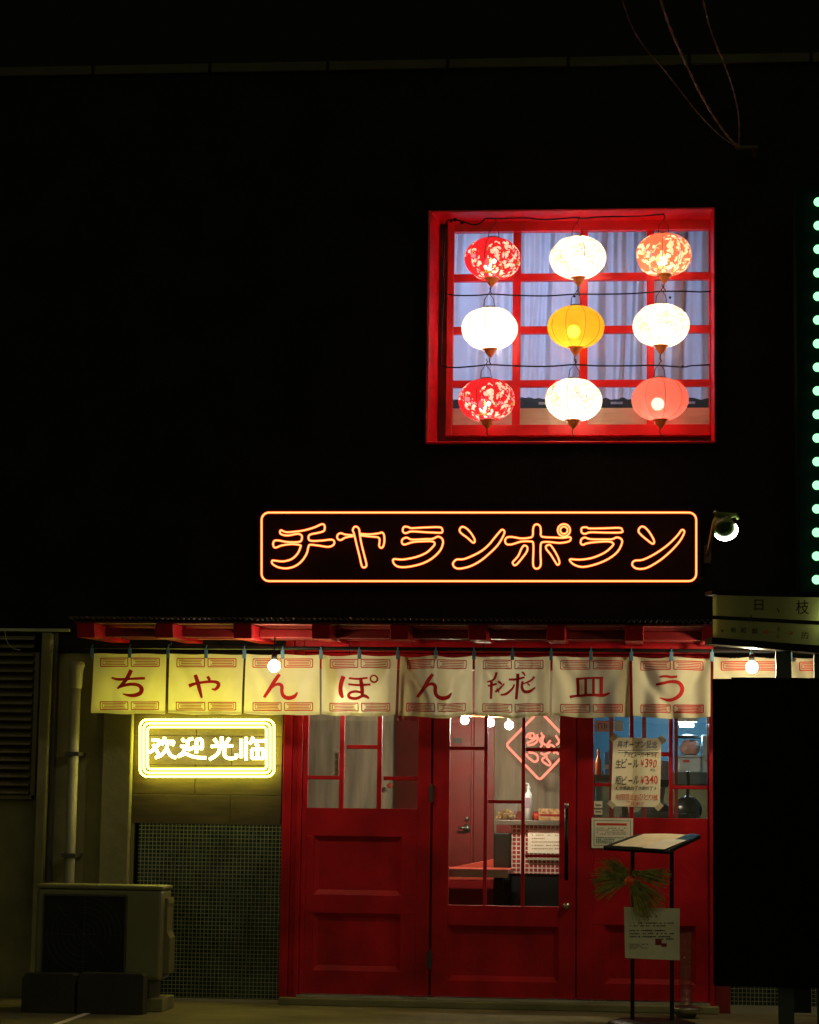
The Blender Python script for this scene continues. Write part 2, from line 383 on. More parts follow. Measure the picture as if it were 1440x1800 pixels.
d3 = door(1014, 1247, (1043, 1244), 1178, 1434, [(1107, 1114), (1176, 1183)], [(1043, 1107, 1374, 1380), (1114, 1176, 1319, 1326), (1183, 1244, 1377, 1383)],
          [(1064, 1222, 1622, 1724)])
for xg in (758.5, 1013.5): MB().box(X(xg-6), X(xg+6), .0305, .06, .066, ZD).build('meeting_stop', RED, B)
for y in (1396, 1688):
    h = MB(); h.box(X(754), X(762), -.035, -.0215, pz(y+14), pz(y-14)); h.tube([(X(758.5), -.036, pz(y+17)), (X(758.5), -.036, pz(y-17))], .007, 8); h.build('hinge', DARK, d1)
h = MB(); x = X(996.5, 1480)
h.tube([(x, -.075, pz(1545)), (x, -.075, pz(1419))], .0125, 10); h.build('handle', BLACK, d2, smooth=True)
h = MB(); h.lathe([(0, 0), (.0135, 0), (.0135, .03), (0, .03)], (x, -.075, pz(1419)+.001), 10); h.build('handle_cap', STEEL, d2, smooth=True)
for y in (1440, 1528): h = MB(); h.tube([(x, -.02, pz(y)), (x, -.075, pz(y))], .008, 8); h.build('handle_mount', STEEL, d2, smooth=True)
h = MB(); h.lathe([(.001, -.055), (.018, -.052), (.024, -.04), (.018, -.028), (.01, -.025), (.022, -.0215)], (X(996, 1590), 0, pz(1590)), 14, axis='y'); h.build('knob', STEEL, d2, smooth=True)
# right of the doors: dark red pillar, tile, wall
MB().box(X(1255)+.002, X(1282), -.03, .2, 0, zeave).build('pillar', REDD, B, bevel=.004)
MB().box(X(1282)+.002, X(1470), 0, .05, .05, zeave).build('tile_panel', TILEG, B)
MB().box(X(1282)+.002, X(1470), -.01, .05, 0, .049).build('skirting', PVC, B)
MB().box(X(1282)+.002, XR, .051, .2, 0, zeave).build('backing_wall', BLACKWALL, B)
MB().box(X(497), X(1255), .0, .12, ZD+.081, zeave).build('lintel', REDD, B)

# ------------------------------------------------------------------ eave
YE = -.98
zr = pz(1124, YE, 700)
for i in range(11):
    nx = 136+137.5*i
    x0 = P(nx, 1112, YE).x; x1 = x0+.112
    m = MB(); dz = .045; hgt = .085; c = .02
    m.add([(x0, YE, zr), (x1, YE, zr), (x1, .0, zr+dz), (x0, .0, zr+dz), (x0, YE-.03, zr+hgt), (x1, YE-.03, zr+hgt), (x1, .0, zr+hgt+dz), (x0, 0, zr+hgt+dz)],
          [(0,3,2,1),(4,5,6,7),(0,1,5,4),(1,2,6,5),(2,3,7,6),(3,0,4,7)])
    m.build('rafter', RED, B, bevel=.005)
ex0, ex1 = P(132, 1100, YE).x, P(1480, 1100, YE).x
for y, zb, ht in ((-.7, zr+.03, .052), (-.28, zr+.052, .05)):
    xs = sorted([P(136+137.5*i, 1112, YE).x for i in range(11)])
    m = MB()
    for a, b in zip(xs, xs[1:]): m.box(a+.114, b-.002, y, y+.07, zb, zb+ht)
    m.build('purlin', REDD, B, bevel=.004)  # darker red than the rafters, for the shade under the eave
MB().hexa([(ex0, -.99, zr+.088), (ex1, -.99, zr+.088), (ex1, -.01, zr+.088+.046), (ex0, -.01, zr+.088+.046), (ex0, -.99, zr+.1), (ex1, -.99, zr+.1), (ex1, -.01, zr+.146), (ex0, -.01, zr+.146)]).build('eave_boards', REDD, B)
cr = MB(); n = 1180; ph = 2*math.pi/.0325
def corr(u, v):
    x = ex0-.03+(ex1-ex0+.06)*u; return (x, -1.06+1.055*v, zr+.116+.052*v+.009*math.sin(x*ph))
cr.grid(corr, n, 1)
cr.build('corrugated_roof', mat('neon_tinted_sheet', (.04, .02, .02), .55, var=.3), B, smooth=True, solid=.003)  # sheet tinted red for the neon light on its edge

# ------------------------------------------------------------------ upper window
win = MB(); Yc = -.05
ox0, ox1, oz0, oz1 = rc(757, 367, 1257, 778, Yc); ox0 = P(750, 570, Yc).x
wl, wt, wr, wb = px(17), px(11), px(6), px(9)
rings = [(ox0, ox1, oz0, oz1, .19), (ox0, ox1, oz0, oz1, Yc), (ox0+.018, ox1-.008, oz0+.008, oz1-.012, Yc), (ox0+wl, ox1-wr, oz0+wb, oz1-wt, .085), (ox0+wl, ox1-wr, oz0+wb, oz1-wt, .199)]
for a, b, c_, d_, y in rings: win.v += [(a, y, c_), (b, y, c_), (b, y, d_), (a, y, d_)]
for k in range(4):
    for j in range(4): win.f.append((4*k+j, 4*k+(j+1) % 4, 4*k+4+(j+1) % 4, 4*k+4+j))
REDW = mat('lantern_lit_red_paint', (.62, .008, .022), .4, var=.2, scale=4, bump=.08)  # red lightened to carry the lantern light on the window
wn = win.build('window', REDW, B, bevel=.004)
ys0, ys1 = .10, .16
sx0, sx1, sz0, sz1 = ox0+wl, ox1-wr, oz0+wb, oz1-wt
gx0, gx1, gz0, gz1 = rc(797, 405, 1258, 746, ys0); gx1 = min(gx1, sx1-.012)
gp_ = MB(); gp_.box(sx0, sx1, .17, .198, sz0, gz0-.02); gp_.box(sx0, sx1, .17, .198, gz1+.02, sz1); gp_.box(sx0, gx0-.02, .17, .198, gz0-.02, gz1+.02); gp_.build('rebate', REDD, wn)  # darker red paints the shadow in the step of the frame
sx0 = P(785, 570, ys0).x; sz1 = P(1000, 379, ys0).z; sz0 = P(1000, 766, ys0).z
m = MB(); m.box(sx0+.001, gx0, ys0, ys1, sz0+.001, sz1-.001); m.box(gx1, sx1-.001, ys0, ys1, sz0+.001, sz1-.001); m.box(gx0, gx1, ys0, ys1, gz1, sz1-.001); m.box(gx0, gx1, ys0, ys1, sz0+.001, gz0)
m.build('frame', REDW, wn, bevel=.004)
m = MB(); mb_ = MB()
for a, b in ((901, 915), (1019, 1033), (1137, 1150)): m.box(P(a, 570, ys0).x, P(b, 570, ys0).x, ys0+.008, ys1-.01, gz0, gz1)
for a, b in ((480, 493), (573, 586), (668, 680)): m.box(gx0, gx1, ys0+.012, ys1-.006, P(1025, b-1, ys0).z, P(1025, a-1, ys0).z)
m.build('muntin', REDW, wn, bevel=.002)
MB().box(gx0-.004, gx1+.004, .128, .132, gz0-.004, gz1+.004).build('glass', GLASS, wn)
# room behind
ROOM = mat('room_wall', (.10, .11, .14), .8)
m = MB(); rx0, rx1 = wx0-.5, wx1+.6; rz0, rz1 = wz0-.25, wz1+.25
m.box(rx0, rx1, 2.6, 2.7, rz0, rz1); m.box(rx0-.1, rx0, .21, 2.7, rz0, rz1); m.box(rx1, rx1+.1, .21, 2.7, rz0, rz1); m.box(rx0, rx1, .21, 2.6, rz0-.1, rz0); m.box(rx0, rx1, .21, 2.6, rz1, rz1+.1)
m.build('interior_wall', ROOM, B)
x0, x1, z0, z1 = rc(780, 719, 1262, 744, .24)
MB().box(x0-.1, x1+.1, .2005, .5, z0-.2, z1).build('window_ledge', mat('pale_wood', (.86, .83, .82), .6, var=.1, stretch=(1, 1, 8)), B, bevel=.004)
CURT = cloth('sheer_curtain', (.8, .79, .8), .5)
x0, x1, z0, z1 = rc(770, 700, 1275, 724, .6)
t = thing('dark_gap_box', 'added dark box that darkens the gap beneath the upper window curtain', 'cabinet', ((x0+x1)/2, .7, rz0))
MB().box(x0, x1, .56, .9, rz0, z1).build('case', mat('dark_gap_fill', (.015, .03, .035), .5, var=.4), t, bevel=.006)  # added box, keeps the gap under the curtain dark
for k in range(4):
    xk_ = x0+(x1-x0)*(k+.5)/4; MB().box(xk_-.04, xk_+.04, .551, .5595, z1-.05, z1-.035).build('handle', STEEL, t)
c = MB(); x0, x1, z0, z1 = rc(775, 396, 1272, 705, .5)
def cf(u, v):
    x = x0+(x1-x0)*u; k = .75-.2*v
    y = .42+.055*math.sin(x*40+2.4*math.sin(x*5)+.6*v)*k+.03*math.sin(x*83+2.5*v+math.sin(x*9)*2.5)*k+.02*math.sin(x*13)
    return (x+.008*math.sin(v*5+x*20), y, z1+(z0-z1)*v+.006*math.sin(x*7)*v)
c.grid(cf, 360, 12)
tag(c.build('curtain', CURT, smooth=True), 'sheer pale curtain hanging in folds inside the upper window', 'curtain')
t = thing('ceiling_lamp', 'cool white ceiling lamp in the room behind the upper window', 'lamp', (P(900, 500, 1.7).x, 1.7, rz1-.16))
o = ORG[t.name]; MB().lathe([(.0, 0), (.2, 0), (.22, .03), (.2, .06), (.02, .06)], (o[0], o[1], o[2]), 20).build('diffuser', emit('cool_lamp', (.44, .56, 1), 58), t, smooth=True)
MB().lathe([(.08, .062), (.08, .15), (0, .15)], (o[0], o[1], o[2]), 12).build('mount', DARK, t)

# lanterns
def lantern_mat(n, col, clear, pat=None, trans=.7): return cloth(n, col, trans, clear, pat)
RS = (.55, .018, .03)
LM = {
 'red_dark': lantern_mat('red_floral_silk', RS, .18, flowers((.95, .62, .60), (.25, .32, .06), .46, 34)),
 'red_warm': lantern_mat('orange_red_floral_silk', (.75, .17, .10), .12, flowers((1, .75, .55), (.85, .55, .2), .42, 32)),
 'white': lantern_mat('white_silk', (.9, .86, .74), .10),
 'white_fl': lantern_mat('white_floral_silk', (.88, .82, .68), .10, flowers((.6, .36, .26), (.36, .38, .15), .48, 55)),
 'yellow': lantern_mat('yellow_silk', (.85, .42, .03), .16),
 'peach': lantern_mat('peach_red_silk', (.78, .17, .15), .2),
}
BULB = {'s': emit('lantern_bulb_warm', (1, .82, .55), 17), 'm': emit('lantern_bulb_bright', (1, .86, .64), 29)}
CAPG = mat('orange_gilt_wood', (.8, .28, .07), .5, var=.25); RIB = mat('lantern_wire', (.08, .02, .015), .5)
LY = -.11
LANT = [
 (865, 455, 'red_dark', 's', 'red silk lantern with pink blossoms, highest and leftmost in the upper window'),
 (1017, 453, 'white_fl', 'm', 'glowing white speckled lantern in the middle of the top row'),
 (1168, 448, 'red_warm', 's', 'orange red flowered lantern at the right end of the top row'),
 (862, 578, 'white', 'm', 'plain glowing white lantern at the left end of the middle row'),
 (1012, 575, 'yellow', 's', 'plain golden yellow lantern at the centre of the nine'),
 (1162, 572, 'white_fl', 'm', 'white lantern with faint flowers at the right of the yellow one'),
 (857, 703, 'red_dark', 's', 'deep red lantern with white blossoms at the left end of the bottom row'),
 (1008, 703, 'white_fl', 'm', 'glowing white speckled lantern directly under the yellow lantern'),
 (1161, 702, 'peach', 's', 'plain peach red lantern with visible bulb at the right end of the bottom row')]
for i, (lx, ly, mk, bk, lab) in enumerate(LANT):
    c = P(lx, ly, LY); R0, H0 = px(51, LY), px(37, LY)
    t = thing('lantern', lab, 'lantern', (c.x, c.y, c.z-H0), 'silk lanterns hung in the upper window')
    rot = rnd.uniform(0, .6)
    sh = MB(); nl = 8; nn = 64; o = 0; rows = 15
    for a in range(rows+1):
        th = -1.33+2.66*a/rows; h = math.sin(th)/math.sin(1.33)*H0; rr = R0*max(.0, math.cos(th))**.86
        for j in range(nn):
            an = 2*math.pi*j/nn; q = rr*(1-.105*abs(math.cos((an+rot)*nl/2))**5)
            sh.v.append((c.x+q*math.cos(an), c.y+q*math.sin(an), c.z+h))
    for a in range(rows):
        for j in range(nn):
            j2 = (j+1) % nn; sh.f.append((a*nn+j, a*nn+j2, (a+1)*nn+j2, (a+1)*nn+j))
    sh.build('shade', LM[mk], t, smooth=True)
    rb = MB()
    for k in range(nl):
        an = math.pi*(2*k+0)/nl - rot; pts = []
        for a in range(0, 13):
            th = -1.33+2.66*a/12; rr = R0*max(0, math.cos(th))**.86*.905
            pts.append((c.x+rr*math.cos(an), c.y+rr*math.sin(an), c.z+math.sin(th)/math.sin(1.33)*H0))
        rb.tube(pts, .0022, 4)
    rb.build('ribs', RIB, t)
    MB().lathe([(.001, H0+.012), (.044, H0+.01), (.05, H0), (.05, H0-.008), (.04, H0-.01)], c, 18).build('top_cap', RIB, t, smooth=True)
    MB().lathe([(.046, -H0+.008), (.048, -H0), (.036, -H0-.006), (.034, -H0-.022), (.02, -H0-.04), (.01, -H0-.052), (.001, -H0-.06)], c, 16).build('finial', CAPG, t, smooth=True)
    hk = MB(); top = c.z+H0+.012
    hk.tube([(c.x-.035, c.y, top), (c.x-.03, c.y, top+.05), (c.x, c.y, top+.09), (c.x+.03, c.y, top+.05), (c.x+.035, c.y, top)], .003, 5)
    hk.tube([(c.x, c.y, top+.09), (c.x+.012, c.y+.01, top+.11), (c.x+.005, c.y+.01, top+.13)], .0035, 5)
    hk.build('hanger', RIB, t); hk = MB()
    hk.tube([(c.x-.004, c.y, c.z-H0-.058), (c.x-.006, c.y, c.z-H0-.085), (c.x+.006, c.y, c.z-H0-.105)], .004, 5)
    hk.build('hook', RIB, t)
    bx = (.02 if i % 2 else -.015)
    MB().ball((c.x+bx, c.y, c.z-.03), .042, 10).build('bulb', BULB[bk], t, smooth=True)
    MB().tube([(c.x+bx, c.y, c.z), (c.x, c.y, c.z+H0)], .004, 5).build('socket', RIB, t)
for o in COL.objects:
    if o.name.split('.')[0] == 'lantern': o.rotation_euler = (rnd.uniform(-.03, .03), rnd.uniform(-.045, .045), 0)
# cable of the lantern string
cb = MB(); Yw = -.06
def wire(pts, Y=Yw, r=.0052):
    p3 = [P(x, y, Y) for x, y in spline(pts, False, 4)]; cb.tube(p3, r, 5)
wire([(783, 398), (786, 388), (800, 386), (818, 391), (835, 395), (847, 390), (855, 384), (880, 384), (925, 383), (960, 386), (1015, 382), (1020, 384), (1060, 381), (1120, 380), (1160, 377), (1168, 376)])
wire([(784, 392), (781, 430), (778, 480), (781, 510), (777, 560), (776, 610), (775, 635), (778, 643), (800, 646), (840, 643), (862, 641), (905, 643), (960, 644), (1012, 641), (1050, 643), (1110, 643), (1150, 642), (1200, 645), (1214, 643), (1248, 641)])
wire([(781, 515), (800, 519), (840, 519), (865, 517), (905, 519), (960, 520), (1012, 517), (1060, 517), (1110, 516), (1150, 513), (1166, 512), (1205, 512), (1230, 513), (1250, 512)])
for (x, y) in ((800, 386), (812, 391), (793, 388)): cb.ball(P(x, y, Yw), .013, 6)
for (x, y) in ((1178, 523), (1010, 521), (1200, 644)): cb.ball(P(x, y, Yw), .009, 6)
tag(cb.build('lantern_cable', BLACK), 'black cable strung across the upper window past every lantern', 'cable')

# ------------------------------------------------------------------ big orange neon sign
YN = -.12
t = thing('neon_sign', 'wide black signboard with orange outline neon lettering above the eave', 'neon sign', tuple(P(842, 1024, -.08)))
bb = MB(); bb.prism([(P(x, y, -.06).x, P(x, y, -.06).z) for x, y in reversed(rrect(452, 893, 1232, 1030, 16))], -.06, 0); bb.build('backboard', mat('black_sign_board', (.008, .007, .007), .8, var=.3, spec=.15), t)
def A(X_, Y_): return (440+X_/3.4286, 880+Y_/3.4286)
def Bz(X_, Y_): return (840+X_/3.13, 880+Y_/3.13)
OUT = [
 ([A(*p) for p in [(185,178),(215,190),(270,187),(330,178),(390,160),(430,142),(447,148),(449,170),(440,185),(400,196),(365,203),(352,215),(354,236),(375,243),(430,241),(490,235),(507,248),(500,268),(470,279),(420,272),(365,266),(352,275),(340,320),(310,365),(270,395),(220,408),(170,402),(135,382),(132,362),(150,362),(200,366),(250,352),(285,320),(303,280),(300,268),(250,262),(190,270),(150,284),(138,265),(145,243),(170,240),(220,249),(280,250),(305,244),(312,225),(308,208),(285,200),(230,210),(195,206),(180,195)]], 1),
 ([A(*p) for p in [(640,157),(655,170),(660,200),(668,250),(685,320),(700,380),(697,398),(683,403),(672,392),(660,340),(640,260),(626,200),(618,178),(626,160)]], 1),
 ([A(*p) for p in [(622,214),(575,222),(545,238),(526,228),(526,208),(545,196),(575,205),(618,208)]], 0),
 ([A(*p) for p in [(665,200),(720,203),(775,197),(795,192),(807,210),(808,250),(800,278),(788,285),(777,272),(780,240),(772,222),(730,217),(665,210)]], 0),
 ([A(*p) for p in [(930,157),(955,160),(970,166),(1050,162),(1140,160),(1157,172),(1157,190),(1140,194),(1050,190),(970,186),(940,196),(922,190),(920,170)]], 1),
 ([A(*p) for p in [(925,228),(945,223),(975,235),(1050,232),(1100,230),(1130,217),(1155,228),(1162,255),(1145,300),(1100,345),(1040,378),(960,398),(900,400),(870,385),(860,362),(870,352),(920,355),(1000,340),(1060,315),(1095,285),(1112,262),(1100,246),(1050,245),(980,250),(930,265),(915,255),(915,238)]], 1),
 ([A(*p) for p in [(1275,158),(1300,165),(1330,195),(1352,232),(1352,250),(1340,252),(1310,225),(1270,195),(1262,175)]], 1),
 ([(797.3,988.5),(803,983.5),(816,982.7),(833.8,975.5),(848,967.5),(860,957),(869,946),(878.3,935),(883,931),(887,934.3),(884.7,942.3),(875,958.3),(859,974.2),(842.5,987.3),(825,996),(807.5,999.6),(799.3,997.2),(796.4,992.3)], 1),
 ([Bz(*p) for p in [(325,130),(342,140),(347,165),(347,190),(360,200),(420,203),(470,205),(505,200),(512,210),(500,225),(450,233),(400,228),(360,228),(347,240),(345,290),(347,345),(340,367),(323,375),(308,365),(304,340),(306,280),(305,235),(295,225),(240,225),(190,240),(160,240),(150,222),(160,203),(190,200),(240,208),(290,203),(303,190),(304,160),(310,138)]], 1),
 ([Bz(*p) for p in [(255,247),(272,255),(270,280),(245,315),(215,350),(200,355),(192,340),(205,325),(225,300),(240,265)]], 1),
 ([Bz(*p) for p in [(385,245),(400,245),(425,280),(445,320),(449,345),(438,353),(425,335),(400,295),(378,268),(375,252)]], 1),
 ([Bz(474+34*math.cos(a*math.pi/6), 163+34*math.sin(a*math.pi/6)) for a in range(12)], 1),
 ([Bz(474+20*math.cos(a*math.pi/6), 163+20*math.sin(a*math.pi/6)) for a in range(12)], 1),
 ([Bz(*p) for p in [(580,147),(600,147),(615,153),(700,152),(780,150),(793,160),(790,175),(700,176),(620,174),(590,183),(572,175),(570,155)]], 1),
 ([Bz(*p) for p in [(570,213),(590,203),(620,212),(700,213),(740,212),(765,202),(790,212),(793,235),(770,280),(720,320),(650,350),(580,365),(535,355),(510,335),(510,322),(560,325),(630,315),(700,285),(740,250),(745,235),(720,225),(650,228),(600,235),(580,243),(567,235)]], 1),
 ([Bz(*p) for p in [(900,143),(920,148),(945,175),(968,215),(970,232),(960,237),(930,215),(890,180),(885,160)]], 1),
 ([Bz(*p) for p in [(850,345),(865,330),(910,325),(980,290),(1050,240),(1100,190),(1120,163),(1133,163),(1135,180),(1110,225),(1060,280),(1000,330),(930,370),(880,375),(855,362)]], 1)]
glow, halo = MB(), MB()
for pts, cl in OUT:
    s2 = spline(pts, bool(cl), 3)
    glow.tube([P(x, y, YN) for x, y in s2], px(1.45), 6, bool(cl)); halo.tube([P(x, y, YN+.008) for x, y in s2], px(2.5), 6, bool(cl))  # wider glowing tube behind the core imitates the red halo
glow.build('letter_tube', NEON_O, t, smooth=True); halo.build('letter_halo', NEON_R, t, smooth=True)
glow, halo = MB(), MB()
s2 = rrect(460, 901, 1224, 1021.5, 13)
glow.tube([P(x, y, YN) for x, y in s2], px(1.5), 6, True); halo.tube([P(x, y, YN+.008) for x, y in s2], px(2.6), 6, True)
glow.build('border_tube', NEON_O, t, smooth=True); halo.build('border_halo', NEON_R, t, smooth=True)
sp_ = MB()
for x, y in ((502, 905), (600, 905), (893, 905), (1222, 960), (700, 1018), (1000, 1018)):
    a = P(x, y, -.06); sp_.tube([a, (a.x, YN+.005, a.z)], .006, 6)
sp_.build('standoff', BLACK, t)

# ------------------------------------------------------------------ text helper
TXT_W = .0
def text_outlines(s):
    cu = bpy.data.curves.new('txt', 'FONT'); cu.body = s; cu.size = 1; cu.offset = TXT_W; cu.resolution_u = 3
    o = bpy.data.objects.new('txt', cu); COL.objects.link(o); bpy.context.view_layer.update()
    me = bpy.data.meshes.new_from_object(o.evaluated_get(bpy.context.evaluated_depsgraph_get()))
    vs = [tuple(v.co) for v in me.vertices]; fs = [tuple(p.vertices) for p in me.polygons]
    bpy.data.objects.remove(o); bpy.data.curves.remove(cu); bpy.data.meshes.remove(me)
    return vs, fs
def put_text(mb, s, place, thick=0):
    """place(u, v) -> point for u, v in 0..1 across the text's box (v up)"""
    vs, fs = text_outlines(s)
    if not vs: return
    xa, xb = min(v[0] for v in vs), max(v[0] for v in vs); ya, yb = min(v[1] for v in vs), max(v[1] for v in vs)
    mb.add([place((v[0]-xa)/max(xb-xa, 1e-6), (v[1]-ya)/max(yb-ya, 1e-6)) for v in vs], fs)
def flat(a, b, c, d, Y):
    x0, x1, z0, z1 = rc(a, b, c, d, Y); return lambda u, v: (x0+(x1-x0)*u, Y, z0+(z1-z0)*v)
def outline_loops(s):
    """boundary loops of the filled text, in text units"""
    vs, fs = text_outlines(s); cnt = {}
    key = [(round(v[0], 5), round(v[1], 5)) for v in vs]
    for f in fs:
        for i in range(len(f)):
            a, b = key[f[i]], key[f[(i+1) % len(f)]]; cnt[(a, b)] = cnt.get((a, b), 0)+1
    nxt = {}
    for (a, b) in cnt:
        if (b, a) not in cnt and a != b: nxt.setdefault(a, []).append(b)
    loops = []
    while nxt:
        a = next(iter(nxt)); lp = [a]; cur = a
        while cur in nxt:
            b = nxt[cur].pop()
            if not nxt[cur]: del nxt[cur]
            if b == a: break
            lp.append(b); cur = b
        if len(lp) > 3: loops.append(lp)
    return loops, vs

# ------------------------------------------------------------------ yellow welcome sign
YW = -.02
t = thing('welcome_neon_sign', 'yellow neon welcome sign with triple border on the wood panel', 'neon sign', tuple(P(365, 1367, YW)))
br = MB()
for (a, b, c, d, r) in ((246.5, 1265, 482, 1365, 13), (253, 1271.5, 475, 1358.5, 9), (259.5, 1278, 468.5, 1352, 6)):
    br.tube([P(x, y, YW) for x, y in rrect(a, b, c, d, r)], px(1.95), 6, True)
br.build('border_tube', NEON_Y, t, smooth=True)
lt = MB()
def e4(X_, Y_): return (220+X_/4.8, 1240+Y_/4.8)
for pts in ([(228, 292), (292, 300), (262, 352), (206, 398)], [(238, 330), (262, 375), (292, 428)], [(335, 268), (325, 300), (308, 335)], [(326, 308), (366, 305), (408, 306), (396, 338)], [(358, 318), (346, 372), (306, 418), (256, 442)], [(352, 362), (384, 420), (428, 442)],
            [(482, 282), (502, 306)], [(468, 345), (504, 350), (490, 398), (452, 424)], [(448, 432), (508, 408), (560, 428), (620, 440), (682, 442)], [(572, 280), (534, 296), (530, 372), (580, 352)], [(598, 292), (644, 288), (648, 362), (624, 352)], [(602, 292), (602, 402)],
            [(815, 264), (816, 340)], [(752, 282), (780, 322)], [(882, 276), (848, 322)], [(726, 346), (800, 342), (908, 342)], [(802, 345), (782, 408), (712, 456)], [(842, 345), (838, 416), (872, 446), (936, 440), (938, 408)],
            [(980, 284), (980, 442)], [(1021, 268), (1021, 462)], [(1082, 268), (1052, 326)], [(1068, 302), (1124, 300), (1184, 298)], [(1100, 322), (1124, 346)], [(1070, 370), (1070, 448)], [(1070, 370), (1168, 368)], [(1168, 368), (1168, 448)], [(1070, 446), (1168, 446)], [(1118, 370), (1118, 444)]):
    q = spline([e4(*p) for p in pts], False, 4) if len(pts) > 2 else [e4(*p) for p in pts]
    lt.tube([P(x, y, YW) for x, y in q], px(2.9), 6)
lt.build('letter_tube', NEON_W, t, smooth=True)
fx = MB()
for x, y in ((262, 1271), (470, 1271), (262, 1358), (470, 1358), (365, 1352)):
    a = P(x, y, YW); fx.tube([(a.x, YW+.006, a.z), (a.x, .052, a.z)], .006, 6)
fx.build('standoff', DARK, t)

# ------------------------------------------------------------------ shop curtains
YC = -.35
zc1 = P(700, 1150, YC).z
rod = MB(); ra, rb = P(150, 1143, YC), P(1490, 1149, YC); rod.tube([(ra.x, YC, zc1+.034), (rb.x, YC, zc1+.034)], .012, 8)
for nx in (300, 850, 1400):
    a = P(nx, 1140, YC); rod.tube([(a.x, YC, zc1+.034), (a.x, YC, zr+.06)], .006, 6)
tag(rod.build('curtain_rod', BLACK), 'long black rod under the eave carrying the shop curtains', 'rod')
NP = [(163, 292), (297, 427), (431, 562), (566, 697), (701, 831), (835, 967), (971, 1107), (1112, 1249), (1254, 1388), (1392, 1520)]
def c1(X_, Y_): return (140+X_/3.2727, 1080+Y_/3.2727)
def c2(X_, Y_): return (540+X_/3.2727, 1080+Y_/3.2727)
def c3(X_, Y_): return (960+X_/3, 1040+Y_/3)
def sk(f, pts, w): return [f(*p) for p in pts], [a/2.7 for a in w]
n_chr = lambda f, dx: [sk(f, [(1152+dx, 345), (1128+dx, 375), (1095+dx, 425), (1062+dx, 478)], (15, 19, 18, 13)), sk(f, [(1098+dx, 428), (1125+dx, 406), (1150+dx, 402), (1165+dx, 415), (1165+dx, 445), (1175+dx, 470), (1203+dx, 482), (1235+dx, 472), (1254+dx, 448)], (8, 12, 16, 18, 17, 18, 20, 18, 6))]
CH = [
 [sk(c1, [(184, 364), (225, 374), (300, 371), (376, 367)], (8, 14, 12, 13)), sk(c1, [(299, 320), (285, 350), (262, 385), (218, 428)], (20, 20, 18, 8)), sk(c1, [(218, 426), (255, 410), (300, 402), (340, 408), (357, 428), (350, 452), (320, 466), (285, 466), (250, 458)], (8, 14, 15, 17, 20, 20, 19, 14, 5))],
 [sk(c1, [(630, 412), (665, 400), (720, 390), (770, 387), (798, 396), (798, 415), (780, 432), (760, 428)], (20, 14, 13, 14, 18, 18, 13, 5)), sk(c1, [(668, 348), (680, 385), (693, 435), (704, 481)], (17, 20, 18, 9)), sk(c1, [(736, 357), (746, 372), (748, 386)], (14, 15, 8))],
 n_chr(c1, 0),
 [sk(c2, [(207, 354), (195, 385), (189, 420), (193, 455), (206, 480)], (24, 22, 20, 22, 12)), sk(c2, [(240, 367), (290, 372), (350, 366)], (10, 11, 9)), sk(c2, [(237, 402), (290, 407), (366, 404)], (9, 11, 11)), sk(c2, [(308, 366), (314, 400), (318, 440), (318, 465)], (14, 19, 18, 14)), sk(c2, [(318, 452), (285, 444), (250, 450), (238, 465), (250, 480), (285, 484), (316, 470), (336, 470), (356, 483)], (10, 12, 13, 15, 15, 14, 14, 16, 9)), sk(c2, [(385+19*math.cos(a*math.pi/6), 371+19*math.sin(a*math.pi/6)) for a in range(13)], (8,)*13)],
 n_chr(c2, -426),
 [sk(c2, [(1092, 334), (1075, 372), (1036, 390)], (12, 12, 7)), sk(c2, [(1040, 412), (1070, 405), (1092, 398)], (9, 11, 8)), sk(c2, [(1060, 385), (1060, 430), (1058, 487)], (13, 13, 12)), sk(c2, [(1098, 385), (1112, 394), (1120, 404)], (10, 11, 7)), sk(c2, [(1082, 446), (1110, 425), (1135, 398)], (12, 10, 7)), sk(c2, [(1090, 425), (1100, 440), (1104, 450)], (6, 8, 6)), sk(c2, [(1160, 374), (1205, 372), (1252, 362)], (10, 12, 9)), sk(c2, [(1212, 340), (1210, 400), (1202, 488)], (16, 15, 14)), sk(c2, [(1112, 462), (1145, 456), (1180, 425), (1192, 400)], (9, 12, 10, 7)), sk(c2, [(1236, 330), (1248, 342), (1254, 354)], (9, 10, 6)), sk(c2, [(1308, 358), (1285, 382), (1240, 402)], (11, 10, 6)), sk(c2, [(1240, 385), (1236, 420), (1250, 444), (1280, 444), (1314, 420)], (11, 13, 15, 16, 6)), sk(c2, [(1268, 398), (1282, 410)], (8, 6))],
 [sk(c3, [(158, 460), (230, 456), (302, 456)], (11, 10, 12)), sk(c3, [(166, 458), (168, 500), (168, 548)], (15, 14, 14)), sk(c3, [(209, 460), (209, 546)], (13, 13)), sk(c3, [(250, 460), (250, 546)], (13, 13)), sk(c3, [(292, 456), (292, 500), (291, 548)], (15, 15, 15)), sk(c3, [(124, 556), (160, 548), (230, 546), (300, 546), (337, 534)], (14, 12, 13, 16, 7))],
 [sk(c3, [(598, 450), (630, 447), (660, 451), (692, 449)], (9, 12, 12, 11)), sk(c3, [(579, 490), (615, 484), (660, 475), (700, 482), (718, 510), (708, 542), (680, 564), (645, 572), (600, 560)], (11, 14, 14, 18, 20, 19, 17, 15, 5))],
 [], []]
LAB = ['leftmost shop curtain panel, bright yellow, with the character ち', 'bright yellow shop curtain panel with the character や', 'shop curtain panel with the character ん behind the bare bulb',
       'shop curtain panel with the character ぽ and a small circle', 'creased shop curtain panel with ん, just right of the ぽ panel', 'shop curtain panel with one crowded composite character', 'pale shop curtain panel with the character 皿',
       'pale shop curtain panel with the character う', 'shop curtain panel partly hidden behind the yellow street sign', 'shop curtain panel at the right edge, behind the sign post']
CLIP = mat('blue_clip', (.06, .16, .24), .5)
